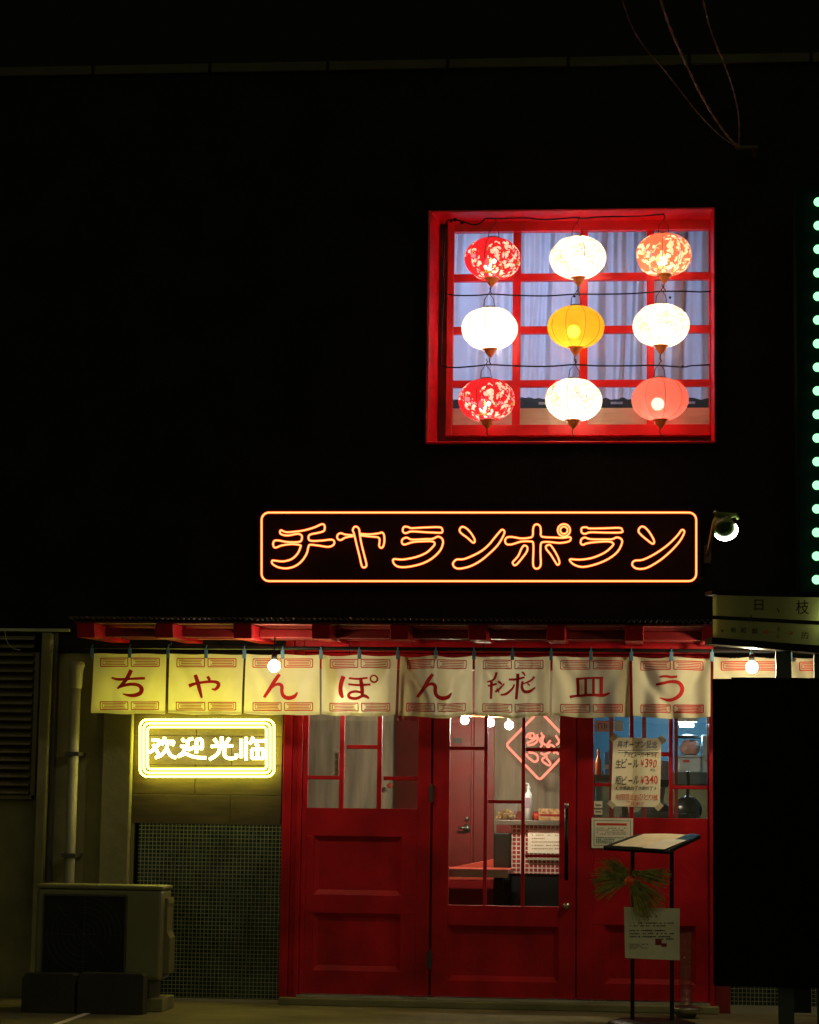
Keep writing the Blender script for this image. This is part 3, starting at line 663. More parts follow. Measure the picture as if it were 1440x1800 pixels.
for i, (a, b) in enumerate(NP):
    sl = (b+a)/2; yt = 1148.5+(sl-160)*.0058; yb = 1253+(sl-160)*.0055
    x0, x1, z0, z1 = rc(a, yt, b, yb, YC); wd, ht = x1-x0, z1-z0
    amp = (.009, .011, .014, .028, .048, .042, .032, .038, .022, .022)[i]; sd = i*1.7
    def cy(x, z, x0=x0, z1=z1, wd=wd, ht=ht, amp=amp, sd=sd):
        u, v = (x-x0)/wd, (z1-z)/ht
        d1_ = math.exp(-((u-.05-.45*v)/.09)**2)*(1-.4*v); d2_ = math.exp(-((u-.95+.4*v)/.10)**2)*(1-.5*v)
        return YC - .006 + amp*(1.1*d1_+1.0*d2_*(1 if int(sd) % 2 else .6)) + amp*.5*math.sin(u*9+sd+v*2) + amp*.6*math.sin(u*19+sd*2)*v + .004*math.sin(v*5+sd)
    lab = LAB[i]
    t = thing('shop_curtain', lab, 'curtain panel', ((x0+x1)/2, YC, z0), 'shop curtain panels under the eave')
    m = MB()
    def cfun(u, v, x0=x0, x1=x1, z0=z0, z1=z1, cy=cy, amp=amp, i=i):
        sag = .25*amp*math.sin(math.pi*((u*2) % 1)); x = x0+(x1-x0)*u + .012*(v-.5)*(u-.5)*((-1)**i)
        bow = amp*.7*math.sin(math.pi*u)*v
        z = z1-(z1-z0)*v - sag*(1-v) - bow*.5 + .0025*math.sin(u*11+i)
        return (x, cy(x, z), z)
    m.grid(cfun, 72, 24); m.build('cloth', CREAM, t, smooth=True)
    hm = MB()
    hm.grid(lambda u, v: (lambda p: (p[0], p[1]-.0015, p[2]))(cfun(u, .955+.05*v)), 72, 1); hm.build('hem', CREAM, t, smooth=True)
    def on(x, y): 
        p = P(x, y, YC); return (p.x, cy(p.x, p.z)-.0035, p.z)
    ink = MB()
    for pts, ws in CH[i]:
        n = len(pts); s2 = spline(pts, False, 6); w2 = []
        for j in range(len(s2)):
            f = j/6; k = min(int(f), n-2); w2.append(ws[k]+(ws[k+1]-ws[k])*(f-k))
        o = len(ink.v)
        for j, (x, y) in enumerate(s2):
            p, q = s2[max(j-1, 0)], s2[min(j+1, len(s2)-1)]; dx, dy = q[0]-p[0], q[1]-p[1]; l = math.hypot(dx, dy) or 1
            ink.v.append(on(x-dy/l*w2[j]/2, y+dx/l*w2[j]/2)); ink.v.append(on(x+dy/l*w2[j]/2, y-dx/l*w2[j]/2))
        for j in range(len(s2)-1): ink.f.append((o+2*j, o+2*j+1, o+2*j+3, o+2*j+2))
    if ink.v: ink.build('lettering', INK, t)
    fr = MB()
    def seg(xa, ya, xb, yb, w):
        n = max(1, int(abs(xb-xa)/6)); o = len(fr.v); hor = abs(xb-xa) >= abs(yb-ya)
        for j in range(n+1):
            x, y = xa+(xb-xa)*j/n, ya+(yb-ya)*j/n
            fr.v.append(on(x-(0 if hor else w/2), y-(w/2 if hor else 0))); fr.v.append(on(x+(0 if hor else w/2), y+(w/2 if hor else 0)))
        for j in range(n): fr.f.append((o+2*j, o+2*j+1, o+2*j+3, o+2*j+2))
    sc = (b-a)/130
    for top in (1, 0):
        for left in (1, 0):
            xa = a+(14*sc if left else 69*sc); xb = xa+49*sc
            if top: ya = yt+8; yb2 = ya+14.5
            else: yb2 = yb-6; ya = yb2-13.5
            ya += .15*(0 if left else 1)
            inn = xb if left else xa
            seg(xa, ya, xb, ya, 1.8); seg(xa, yb2, xb, yb2, 1.8); seg(xa if left else xb, ya, xa if left else xb, yb2, 1.6); seg(inn, ya, inn, yb2, 1.6)
            e1, e2 = (xa+4, xb-4) 
            for k in range(1, 5): 
                y = ya+(yb2-ya)*k/5; seg(e1+(0 if k in (1, 4) else 3), y, e2-(0 if k in (1, 4) else 2), y, 1.4)
            seg(e1 if left else e2, ya+3, e1 if left else e2, yb2-3, 1.1)
    fr.build('fret_border', INK, t)
    for fx_, on_ in ((-.015, 1), (.5, 1)):
        xx = x0+wd*fx_; m = MB(); m.box(xx-.011, xx+.011, YC-.024, YC-.012, z1-.028, z1+.03)
        m.tube([(xx, YC-.018, z1+.03), (xx, YC-.02, z1+.045), (xx, YC, z1+.056), (xx, YC+.016, z1+.045)], .005, 5)
        m.build('clip', CLIP, t, bevel=.003)

# bare bulbs under the eave
def bulb_thing(x, y, Y, r, lab, s, name='bare_bulb', group=None, drop=None, cap=BLACK):
    c = P(x, y, Y); t = thing(name, lab, 'light bulb', (c.x, c.y, c.z-r), group)
    b = MB(); b.ball(c, r, 10); b.build('globe', emit('bulb_%d' % x, (1, .86, .5), s), t, smooth=True)
    n = MB(); n.lathe([(.35*r, r*.98), (.5*r, r*1.1), (.5*r, r*1.9), (.3*r, r*2.2), (.001, r*2.2)], c, 12); n.build('socket', cap, t, smooth=True)
    if drop: MB().tube([(c.x, c.y, c.z+2.2*r), (c.x, c.y, drop)], .004, 5).build('cord', BLACK, t)
    return t
bulb_thing(482, 1171, -.78, .037, 'bare glowing bulb hanging in front of the third shop curtain from the left', 72, drop=zr+.03)
bulb_thing(1322, 1173, -.80, .036, 'bare glowing bulb in the gap under the yellow street sign', 170, drop=zr+.03)

bulb_thing(613, 1240, -.2, .03, 'bulb glowing through the lower edge of the ぽ shop curtain', 22, drop=zr+.03)
# ------------------------------------------------------------------ ground-floor interior
iz1 = zeave+.09
x_l, x_r = X(300), X(1500)
MB().box(x_l, x_r, .21, 4.4, .0, .04).build('interior_floor', FLOOR, B)
MB().box(x_l, x_r, .21, 4.4, 2.62, 2.68).build('interior_ceiling', GREYW, B)
xk = P(992, 1400, 2.4).x
MB().box(x_l, xk, 2.4, 2.5, .04, 2.62).build('interior_wall', GREYW, B)
MB().box(x_l, x_l+.1, .21, 2.4, .04, 2.62).build('interior_wall', GREYW, B)
MB().box(xk-.0, xk+.06, 1.9, 2.39, .04, 2.62).build('interior_wall', BLUEW, B)
MB().box(xk+.07, x_r, 3.6, 3.7, .04, 2.62).build('kitchen_wall', BLUEW, B)
MB().box(x_r-.1, x_r, .21, 3.6, .04, 2.62).build('kitchen_wall', BLUEW, B)
m = MB(); x0, x1, z0, z1 = rc(694, 1180, 868, 1640, 2.35); xm = P(786, 1400, 2.35).x-.11; m.box(xm, x1, 2.36, 2.399, .05, 2.5)
m.build('red_wall_panel', REDIN, B)
MB().box(x0, xm-.002, 2.355, 2.399, .05, 2.5).build('red_wall_panel', mat('shaded_red_board', (.08, .003, .005), .9, var=.3, spec=.05), B)  # left part of the red panel, its shadow put into a darker colour
m = MB(); x0, x1, z0, z1 = rc(872, 1426, 990, 1640, 2.35); m.box(x0, x1, 2.355, 2.399, .05, z1); m.build('wainscot', REDIN, B)
x0, x1, z0, z1 = rc(786, 1262, 832, 1620, 2.3)
idr = MB(); idr.box(x0-.1, x1, 2.31, 2.352, .06, z1); 
for k in (-.1, x1-x0-.02): idr.box(x0+k, x0+k+.02, 2.29, 2.309, .06, z1)
idr = idr.build('interior_door', REDIN, B, bevel=.004)
h = MB(); c = P(820, 1456, 2.25); h.lathe([(.03, 2.309-c.y), (.03, 2.30-c.y), (.0, 2.30-c.y)], (c.x, c.y, c.z), 12, axis='y'); h.tube([(c.x, 2.305, c.z), (c.x, 2.25, c.z), (c.x-.06, 2.25, c.z+.004)], .01, 8); h.ball((c.x, 2.295, c.z+.07), .018, 8); h.build('handle', STEEL, idr, smooth=True)
x0, x1, z0, z1 = rc(796, 1297, 812, 1306, 2.28); MB().box(x0, x1, 2.295, 2.309, z0, z1).build('door_plate', DARK, idr)
pp = MB(); x0, x1, z0, z1 = rc(590, 1321, 601, 1368, 2.2)
for k in range(4): pp.box(x0, x1, 2.36, 2.399, z0+(z1-z0)*k/4+.006, z0+(z1-z0)*(k+1)/4-.004)
tag(pp.build('wall_menu_strip', mat('pink_card', (.7, .25, .2), .7)), 'column of pink menu cards on the grey wall behind the left door', 'menu card')
MB().ball(P(685, 1381, 2.3), .02, 10).build('bell_push', REDI, B, smooth=True)

# counter, table and what stands on them
t = thing('counter', 'counter with red and white tiled front inside the middle door', 'counter', tuple(P(930, 1640, 1.5)))
x0, x1, z0, z1 = rc(869, 1442, 1000, 1451, 1.4); ztop_c = z1
MB().box(x0, x1, 1.4, 1.85, z0, z1).build('counter_top', mat('dark_counter', (.12, .11, .09), .35), t, bevel=.004)
xa = P(899, 1490, 1.45).x; zt = P(930, 1536, 1.45).z
MB().box(xa, x1, 1.45, 1.8, zt, z0-.001).build('tiled_front', TILER, t)
MB().box(xa, x1, 1.46, 1.8, .041, zt-.001).build('base', BLACK, t)
a, b, c_, d_ = rc(868, 1464, 898, 1532, 1.42)
MB().box(a, b, 1.42, 1.75, .9*c_, d_).build('speaker_box', BLACK, t, bevel=.01) if False else None
sp2 = thing('black_cabinet', 'black upright box at the left end of the tiled counter', 'cabinet', ((a+b)/2, 1.5, .041))
MB().box(a, b-.002, 1.42, 1.75, .041, d_).build('case', BLACK, sp2, bevel=.008)
MB().box(a+.01, b-.012, 1.412, 1.4195, c_+.03, d_-.03).build('front_panel', mat('dark_gloss', (.02, .012, .012), .15), sp2)
def sheet(name, a, b, c, d, Y, m, lab, cat, th=.002):
    x0, x1, z0, z1 = rc(a, b, c, d, Y); t = thing(name, lab, cat, ((x0+x1)/2, Y, z0))
    MB().box(x0, x1, Y, Y+th, z0, z1).build('sheet', m, t); return t
def dashes(mb, a, b, c, d, Y, rows, h=1.2, seed=1, dens=.8):
    r = random.Random(seed)
    for i in range(rows):
        y = b+(d-b)*(i+.5)/rows; x = a
        end = c if r.random() < .7 else a+(c-a)*r.uniform(.4, .9)
        while x < end:
            w = r.uniform(1.2, 3.2); 
            if r.random() < dens:
                x0, x1, z0, z1 = rc(x, y-h/2*r.uniform(.6, 1.1), min(x+w, c), y+h/2*r.uniform(.6, 1.1), Y); mb.box(x0, x1, Y-.001, Y-.0002, z0, z1)
            x += w+r.uniform(.5, 1.2)
t = sheet('counter_notice', 928, 1459, 990, 1500, 1.44, PAPERW, 'cream paper notice on the tiled counter front', 'notice')
m = MB(); dashes(m, 935, 1465, 986, 1495, 1.44, 5, 2, 3); m.build('print', mat('brown_ink', (.35, .25, .12), .7), t)
a = rc(928, 1508, 990, 1512, 1.44); tag(MB().box(a[0], a[1], 1.43, 1.449, a[2], a[3]).build('shelf_edge', PVC), 'thin white rail across the tiled counter front', 'rail')

t = thing('table', 'red topped table just inside the middle door', 'table', tuple(P(820, 1640, .8)))
x0, x1, z0, z1 = rc(640, 1527, 893, 1545, .55); zt = z1
MB().box(x0, x1, .55, 1.38, zt-.03, zt).build('table_top', REDT, t, bevel=.004)
MB().box(x0, x1, .545, .5495, zt-.052, zt+.001).build('edge_band', mat('grey_edge', (.22, .23, .18), .4), t)
for xx in (x0+.06, x1-.1): MB().box(xx, xx+.05, .85, .93, .041, zt-.031).build('leg', BLACK, t)
bp_ = [P(x, y, 1.45) for x, y in ((786, 1547), (889, 1547), (889, 1508), (872, 1509), (786, 1526))]
t = thing('standin', 'added orange red bench back behind the table', 'standin', ((bp_[0].x+bp_[1].x)/2, 1.48, .041))
m = MB(); m.prism([(p.x, p.z) for p in bp_], 1.45, 1.5); m.build('lit_surface', REDT, t, bevel=.004)  # made-up piece standing in for the lit red surface behind the table
MB().box(bp_[0].x, bp_[1].x, 1.45, 1.5, .041, bp_[0].z-.001).build('base', REDIN, t)
st_ = thing('stool', 'dark stool in shadow under the red table', 'stool', (X(865, 1560, .9), .95, .04))
o = ORG[st_.name]; MB().lathe([(0, .36), (.16, .36), (.17, .38), (.16, .42), (0, .43)], o, 18).build('seat', BLACK, st_, smooth=True)
for k in range(4):
    an = k*math.pi/2+.5; MB().tube([(o[0]+.17*math.cos(an), o[1]+.17*math.sin(an), .042), (o[0]+.11*math.cos(an), o[1]+.11*math.sin(an), .4)], .011, 6).build('leg', BLACK, st_)

cz = ztop_c+.001
c = P(890, 1441, 1.6); t = thing('salad_tub', 'translucent plastic tub of greens on the counter', 'tub', (c.x, 1.6, cz))
rr = px(22, 1.6); hh = px(30, 1.6)
m = MB(); m.lathe([(.001, .002), (rr*.72, .002), (rr*.98, hh), (rr*1.03, hh), (rr*1.03, hh-.006)], (c.x, 1.6, cz), 22); m.build('tub', cloth('milky_plastic', (.92, .9, .9), .5, .8), t, smooth=True)
m = MB()
for k in range(140):
    a = rnd.uniform(0, 6.28); q = rr*.66*math.sqrt(rnd.random()); z = cz+.012+rnd.uniform(0, .06)*(1-q/rr*.6); s = rnd.uniform(.012, .022); u = Vector((rnd.gauss(0,1), rnd.gauss(0,1), rnd.gauss(0,1))).normalized(); w_ = u.orthogonal().normalized(); p = Vector((c.x+q*math.cos(a), 1.6+q*math.sin(a), z))
    m.add([p-u*s, p+w_*s*.6, p+u*s, p-w_*s*.6+u.cross(w_)*s*.3], [(0, 1, 2, 3)])
m.build('greens', mat('salad_leaves', (.4, .45, .06), .6, var=.4, scale=40, alt=(.85, .5, .25)), t)
c = P(929, 1441, 1.55); t = thing('sauce_bottle', 'tall white pump bottle beside the tub on the counter', 'bottle', (c.x, 1.55, cz))
r_ = px(7, 1.55); k = px(1, 1.55)
m = MB(); m.lathe([(.001, 0), (r_, 0), (r_, 40*k), (r_*.8, 46*k), (r_*.4, 50*k), (r_*.4, 54*k)], (c.x, 1.55, cz), 16); m.build('body', mat('white_plastic', (.75, .75, .78), .35, var=.08), t, smooth=True)
m = MB(); m.lathe([(r_*.5, 54*k), (r_*.5, 58*k), (r_*.25, 60*k), (r_*.25, 64*k), (.0, 64*k)], (c.x, 1.55, cz), 12); m.tube([(c.x, 1.55, cz+63*k), (c.x-.02, 1.55, cz+64*k)], .006, 6); m.build('pump', mat('pump_grey', (.6, .6, .62), .4), t, smooth=True)
x0, x1, z0, z1 = rc(923.5, 1402, 932, 1420, 1.55-r_); MB().box(x0, x1, 1.55-r_-.002, 1.55-r_*.6, z0, z1).build('bottle_label', mat('mauve_label', (.3, .22, .3), .6), t)
a = rc(947, 1421, 992, 1444, 1.5); t = thing('snack_box', 'orange patterned box lying on the right of the counter', 'box', ((a[0]+a[1])/2, 1.55, cz))
MB().box(a[0], a[1], 1.5, 1.68, cz, cz+(a[3]-a[2])*.9).build('carton', mat('orange_print', (.5, .15, .06), .6, var=.6, scale=45, alt=(.6, .4, .2)), t, bevel=.004)
MB().box(a[0]+.01, a[1]-.01, 1.498, 1.4995, cz+.03, cz+.045).build('seam', REDIN, t)
a = rc(937, 1426, 946, 1434, 1.6); MB_ = MB(); MB_.lathe([(0, 0), (.024, 0), (.026, .03), (.02, .05), (0, .052)], ((a[0]+a[1])/2, 1.6, cz), 12)
tag(MB_.build('red_pot', REDI, smooth=True), 'small red pot between the pump bottle and the orange box', 'pot')

# three bulbs on a bar
zc = 2.58
t = thing('bulb_bar', 'ceiling bar with three glowing bulbs inside the middle door', 'ceiling lamp', tuple(P(857, 1262, .9)))
pa, pb = P(812, 1256, .9), P(900, 1258, .9)
MB().tube([pa, pb], .014, 8).build('bar', mat('copper_bar', (.35, .14, .08), .4, .6), t)
MB().tube([(P(857, 1256, .9).x, .9, P(857, 1256, .9).z), (P(857, 1256, .9).x, .9, 2.615)], .008, 6).build('stem', BLACK, t)
BI = emit('interior_bulb', (1, .83, .58), 240)
for x, y in ((817, 1266), (862, 1270), (895, 1275)):
    c = P(x, y, .9); bo = MB().ball(c, px(7.2, .9), 10).build('bulb', BI, t, smooth=True)
    MB().tube([(c.x, .9, c.z+px(7, .9)), (c.x, .9, P(x, 1256, .9).z)], .012, 8).build('holder', DARK, bo)

# pink diamond neon
t = thing('diamond_neon_sign', 'pink neon sign with scribbled characters in a diamond outline inside the middle door', 'neon sign', tuple(P(945, 1370, 2.1)))
def d7(X_, Y_): return P(770+X_/4.738, 1240+Y_/4.737, 2.1)
dm = MB(); dm.tube([d7(*p) for p in [(578, 318), (578, 340), (830, 604), (848, 612), (866, 604), (1110, 345), (1112, 322), (870, 70), (846, 62), (822, 70)]], .009, 8, True); dm.build('border_tube', NEON_P, t, smooth=True)
dl = MB()
for pts in ([(735, 270), (750, 240), (790, 232), (805, 255), (785, 275), (762, 265), (775, 248)], [(738, 315), (770, 300), (815, 275), (828, 240)], [(745, 330), (790, 325), (825, 300), (835, 260)], [(858, 228), (872, 255), (850, 290), (868, 330), (850, 345)], [(885, 250), (870, 300), (895, 330)], [(938, 290), (905, 335), (925, 345), (935, 325), (972, 346)], [(738, 400), (745, 425), (800, 468), (830, 455), (826, 415), (790, 395), (752, 392)], [(855, 395), (880, 408), (925, 392), (938, 370)], [(912, 420), (870, 445), (875, 468), (925, 500), (935, 480), (905, 440)], [(960, 400), (985, 385), (1000, 410)], [(980, 250), (1010, 300), (985, 330)]):
    dl.tube([d7(*p) for p in spline(pts, False, 4)], .0085, 6)
dl.build('letter_tube', NEON_P, t, smooth=True)
fx = MB()
for p in ((700, 450), (990, 450), (846, 610)):
    a = d7(*p); fx.tube([a, (a.x, 2.4, a.z)], .005, 5)
fx.build('standoff', DARK, t)

# kitchen behind the right door
COOL = emit('kitchen_lamp', (.55, .82, 1), 300)
t = thing('kitchen_lamp', 'small white lamp high in the kitchen behind the right door', 'ceiling lamp', tuple(P(1207, 1272, 2.6)))
c = P(1207, 1274, 2.6); MB().tube([(c.x-.05, 2.6, c.z), (c.x+.05, 2.6, c.z)], .016, 8).build('tube', COOL, t)
MB().box(c.x-.08, c.x+.08, 2.56, 2.64, c.z+.02, c.z+.05).build('fitting', PVC, t); MB().box(c.x-.03, c.x+.03, 2.57, 2.63, c.z+.051, 2.615).build('mount', PVC, t)
REDPOST = REDIN
for a, b in ((1071, 1079), (1129, 1136), (1186, 1192)):
    m = MB(); m.box(P(a, 1400, .35).x, P(b, 1400, .35).x, .35, .4, .045, 2.61); m.build('inner_post', REDPOST, B)
a = rc(1120, 1357, 1262, 1378, 2.4); t = thing('kitchen_counter', 'dark kitchen counter behind the right door', 'counter', ((a[0]+a[1])/2, 2.6, .04))
MB().box(a[0]-.3, a[1]+.3, 2.4, 3.0, a[2], a[3]).build('top', mat('dark_steel', (.06, .08, .09), .35), t)
MB().box(a[0]-.3, a[1]+.3, 2.45, 3.0, .041, a[2]-.001).build('front', mat('olive_panel', (.22, .23, .13), .6), t)
sz = a[3]+.001
b_ = rc(1191, 1331, 1234, 1358, 2.5); t = thing('storage_tub', 'pale blue storage tub with a small label on the kitchen counter', 'tub', ((b_[0]+b_[1])/2, 2.6, sz))
MB().box(b_[0], b_[1], 2.5, 2.75, sz, b_[3]).build('tub', mat('pale_plastic', (.4, .48, .5), .5), t, bevel=.015)
l_ = rc(1200, 1336, 1212, 1340, 2.49); MB().box(l_[0], l_[1], 2.495, 2.4995, l_[2], l_[3]).build('tub_label', REDI, t)
MB().box(b_[0]-.008, b_[1]+.008, 2.49, 2.76, b_[3]+.001, b_[3]+.014).build('lid', mat('lid_plastic', (.5, .55, .56), .45), t, bevel=.004)
c = P(1213, 1316, 2.62); m = MB()
m.ball((c.x, 2.62, b_[3]+.015+.06), .07, 16, .85, .9, 1.1)
for i_, v in enumerate(m.v): m.v[i_] = (v[0]+rnd.gauss(0, .006), v[1]+rnd.gauss(0, .006), max(v[2]+rnd.gauss(0, .006), b_[3]+.015))
tag(m.build('plastic_bag', mat('bag_film', (.6, .55, .52), .3, var=.5, scale=22, alt=(.7, .3, .25)), smooth=True), 'crumpled pale plastic bag on the storage tub lid', 'bag')
m = MB(); m.lathe([(0, 0), (.085, 0), (.095, .012), (.03, .03), (0, .03)], (c.x-.01, 2.62, b_[3]+.145), 18); tag(m.build('black_tray', BLACK, smooth=True), 'black round tray resting on the crumpled plastic bag', 'tray')
b_ = rc(1235, 1292, 1262, 1358, 2.5); t = thing('white_box', 'tall pale blue box at the right end of the kitchen counter', 'box', ((b_[0]+b_[1])/2, 2.6, sz))
MB().box(b_[0], b_[1], 2.5, 2.8, sz, b_[3]).build('carton', mat('pale_blue_card', (.35, .47, .52), .6), t, bevel=.006)
MB().box(b_[0], b_[1], 2.494, 2.4995, sz+.08, sz+.1).build('tape', PVC, t)
c = P(1209, 1424, 1.7); t = thing('frying_pan', 'black round pan with its handle raised, low in the right pane', 'pan', (c.x, 1.7, c.z-.07))
m = MB(); m.lathe([(.001, -.065), (.06, -.055), (.09, -.015), (.1, .0), (.096, .0), (.085, -.012), (.055, -.048), (.001, -.056)], (0, 0, 0), 24)
m.v = [(c.x+v[0], 1.7+v[2]*1.0, c.z+v[1]) for v in m.v]; m.build('bowl', mat('black_iron', (.015, .018, .022), .25), t, smooth=True)
m = MB(); m.tube([(c.x, 1.7, c.z+.1), (c.x+.005, 1.68, c.z+.2), (c.x-.002, 1.66, c.z+.27)], .012, 8); m.build('handle', BLACK, t, smooth=True)
sh_ = MB(); sh_.box(c.x-.3, c.x+.25, 1.60, 1.9, c.z-.125, c.z-.1); tag(sh_.build('prep_shelf', mat('steel_shelf', (.25, .27, .26), .4, .5)), 'steel shelf under the black pan in the kitchen', 'shelf')
c = P(1052, 1352, .9); t = thing('drink_bottle', 'orange bottle behind the leftmost pane of the right door', 'bottle', (c.x, .9, P(1052, 1362, .9).z))
z_ = ORG[t.name][2]; m = MB(); m.lathe([(.001, 0), (.022, 0), (.022, .09), (.009, .125), (.009, .16)], (c.x, .9, z_), 14); m.build('body', mat('orange_liquid', (.55, .12, .02), .2), t, smooth=True)
m = MB(); m.lathe([(.011, .16), (.011, .175), (0, .175)], (c.x, .9, z_), 12); m.build('cap', PVC, t)
b_ = rc(1062, 1322, 1071, 1366, .95); t = thing('blue_carton', 'upright blue carton beside the orange bottle', 'carton', ((b_[0]+b_[1])/2, .95, z_))
MB().box(b_[0], b_[1], .93, 1.0, z_, b_[3]).build('carton_body', mat('blue_card', (.04, .14, .35), .5), t, bevel=.003)
MB().box(b_[0]+.004, b_[1]-.004, .927, .9295, z_+.04, z_+.07).build('panel', PVC, t)
b_ = rc(1036, 1362, 1104, 1372, .85); sh_ = MB(); sh_.box(b_[0], b_[1], .82, 1.15, b_[2], z_-.001); sh_.box(b_[0]+.0, b_[0]+.04, .9, 1.1, .041, b_[2]-.001); sh_.box(b_[1]-.04, b_[1], .9, 1.1, .041, b_[2]-.001)
tag(sh_.build('side_shelf', DARK), 'dark narrow shelf carrying the orange bottle behind the right door', 'shelf')

# kitchen worker
pc = P(1153, 1400, 1.25)
def skin_body(name, joints, edges, m, parent, sub=2):
    me = bpy.data.meshes.new(name); o_ = Vector(ORG[parent.name]); me.from_pydata([tuple(Vector(j[0])-o_) for j in joints], edges, []); me.update()
    o = bpy.data.objects.new(name, me); COL.objects.link(o); o.parent = parent; me.materials.append(m); ORG[o.name] = tuple(o_)
    sk_ = o.modifiers.new('skin', 'SKIN'); sk_.use_smooth_shade = True
    for v, j in zip(me.skin_vertices[0].data, joints): v.radius = (j[1], j[1]*(j[2] if len(j) > 2 else 1))
    me.skin_vertices[0].data[0].use_root = True
    s_ = o.modifiers.new('sub', 'SUBSURF'); s_.levels = s_.render_levels = sub
    return o
x, y = pc.x, 1.45
hz = P(1153, 1378, 1.4).z
t = thing('person', 'kitchen worker in white cap and black clothes behind the beer poster', 'person', (x, y, .04))
SKIN = mat('skin', (.5, .32, .24), .5, var=.1)
J = [((x, y, hz-.72), .13, .75), ((x, y, hz-.5), .125, .75), ((x, y, hz-.3), .15, .65), ((x, y, hz-.2), .06), ((x, y-.01, hz-.11), .05), ((x, y-.01, hz-.06), .075), ((x, y, hz+.04), .082),
     ((x+.19, y, hz-.27), .06), ((x+.24, y-.04, hz-.5), .045), ((x+.13, y-.22, hz-.58), .034), ((x+.09, y-.28, hz-.57), .03),
     ((x-.19, y, hz-.27), .06), ((x-.24, y-.04, hz-.5), .045), ((x-.13, y-.22, hz-.58), .034), ((x-.09, y-.28, hz-.57), .03),
     ((x+.09, y, hz-.82), .09), ((x+.1, y-.01, .5), .06), ((x+.1, y, .12), .045), ((x+.1, y-.12, .08), .04), ((x-.09, y, hz-.82), .09), ((x-.1, y-.01, .5), .06), ((x-.1, y, .12), .045), ((x-.1, y-.12, .08), .04)]
E_ = [(0,1),(1,2),(2,3),(3,4),(4,5),(5,6),(2,7),(7,8),(8,9),(9,10),(2,11),(11,12),(12,13),(13,14),(0,15),(15,16),(16,17),(17,18),(0,19),(19,20),(20,21),(21,22)]
skin_body('body', J, E_, SKIN, t)
Jc = [(j[0], j[1]*1.13, *(j[2:])) for j in J]
keep = [0, 1, 2, 3, 4, 7, 8, 11, 12, 15, 16, 17, 19, 20, 21]; idx = {k: i for i, k in enumerate(keep)}
skin_body('clothing', [(Jc[k][0], Jc[k][1]*(1.7 if k in (3, 4) else 1.4), *(Jc[k][2:])) for k in keep], [(idx[a], idx[b]) for a, b in E_ if a in idx and b in idx], mat('black_cotton', (.012, .012, .014), .9), t)
m = MB(); m.lathe([(.098, .03), (.102, .05), (.103, .1), (.108, .135), (.09, .16), (.0, .165)], (x, y, hz), 20); m.build('cap', mat('white_cotton', (.8, .8, .78), .9, var=.06), t, smooth=True)
m = MB(); m.lathe([(.001, 0), (.012, .0), (.016, .02), (.008, .04), (.0, .045)], (x, y-.09, hz-.035), 8); m.build('nose', SKIN, t, smooth=True)
m = MB()
for s in (-1, 1): m.ball((x+s*.034, y-.083, hz+.012), .011, 8)
m.build('eyes', BLK, t); MB().box(x-.025, x+.025, y-.083, y-.07, hz-.064, hz-.056).build('mouth', REDIN, t)
m = MB(); m.lathe([(.0855, -.02), (.094, .0), (.096, .03), (.09, .04)], (x, y+.014, hz), 20); m.build('hair', BLK, t, smooth=True)
m = MB()
for s in (-1, 1):
    b0 = Vector((x+s*.09, y-.28, hz-.57))
    for k in range(5):
        an = -.5+.25*k; ln = (.04, .06, .07, .065, .05)[k]; p0 = b0+Vector((-.024+.012*k, -.012, 0)); m.tube([p0, p0+Vector((math.sin(an)*ln*.5, -ln*.55, .004)), p0+Vector((math.sin(an)*ln*.6, -ln*.85, -.02))], [.009, .008, .006], 6)
m.build('fingers', SKIN, t, smooth=True)

# ------------------------------------------------------------------ papers on the doors
def tape(mb, x, y, an, Y, l=7, w=4.5):
    ca, sa = math.cos(an), math.sin(an); q = [(x+ca*a*l-sa*b*w, y+sa*a*l+ca*b*w) for a, b in ((-1,-1),(1,-1),(1,1),(-1,1))]
    mb.add([P(*p, Y) for p in q], [(0, 3, 2, 1)])
YP = -.028
TXT_W = 0
pos = thing('beer_poster', 'hand lettered beer price poster taped at its corners to the right door', 'poster', tuple(P(1118, 1417, YP)))
m = MB(); cor = [(1078, 1296), (1163, 1298), (1160, 1419), (1074, 1417)]
def pq(u, v): 
    a = [cor[0][i]+(cor[1][i]-cor[0][i])*u for i in (0, 1)]; b = [cor[3][i]+(cor[2][i]-cor[3][i])*u for i in (0, 1)]
    p = P(a[0]+(b[0]-a[0])*v, a[1]+(b[1]-a[1])*v, YP); return (p.x, p.y-.003*math.sin(u*3.1)*math.sin(v*5), p.z)
m.grid(pq, 10, 12); m.build('sheet', cloth('poster_paper', (.92, .83, .60), .2), pos, smooth=True)
m = MB()
for (x, y, an) in ((1079, 1297, -.7), (1164, 1300, .8), (1075, 1414, .75), (1159, 1418, -.8)): tape(m, x, y, an, YP-.004)
m.build('tape', mat('masking_tape', (.6, .5, .36), .7), pos)
def ptext(mb, s, x0, y0, x1, y1, tilt=0):
    n = len(s); w = (x1-x0)/n                                  # written by hand: every character has its own size, slant and turn
    for k, ch in enumerate(s):
        cw = w*rnd.uniform(.82, 1.02)*(.75 if ch in '（）ーッ' else 1); hh_ = (y1-y0)*rnd.uniform(.8, 1.12); cx = x0+w*(k+.5); cy_ = (y0+y1)/2+rnd.uniform(-.07, .07)*(y1-y0)+tilt*(k/n-.5)
        if ch == 'ー': hh_ *= .16
        if ch == '一': hh_ *= .2
        sl_, an = rnd.uniform(.0, .28), rnd.uniform(-.12, .06)
        def pl(u, v):
            a, b = (u-.5)*cw+sl_*(v-.5)*hh_*.6, (.5-v)*hh_
            return tuple(Vector(P(cx+a*math.cos(an)-b*math.sin(an), cy_+a*math.sin(an)+b*math.cos(an), YP-.0055)))
        put_text(mb, ch, pl)
TXT_W = .009
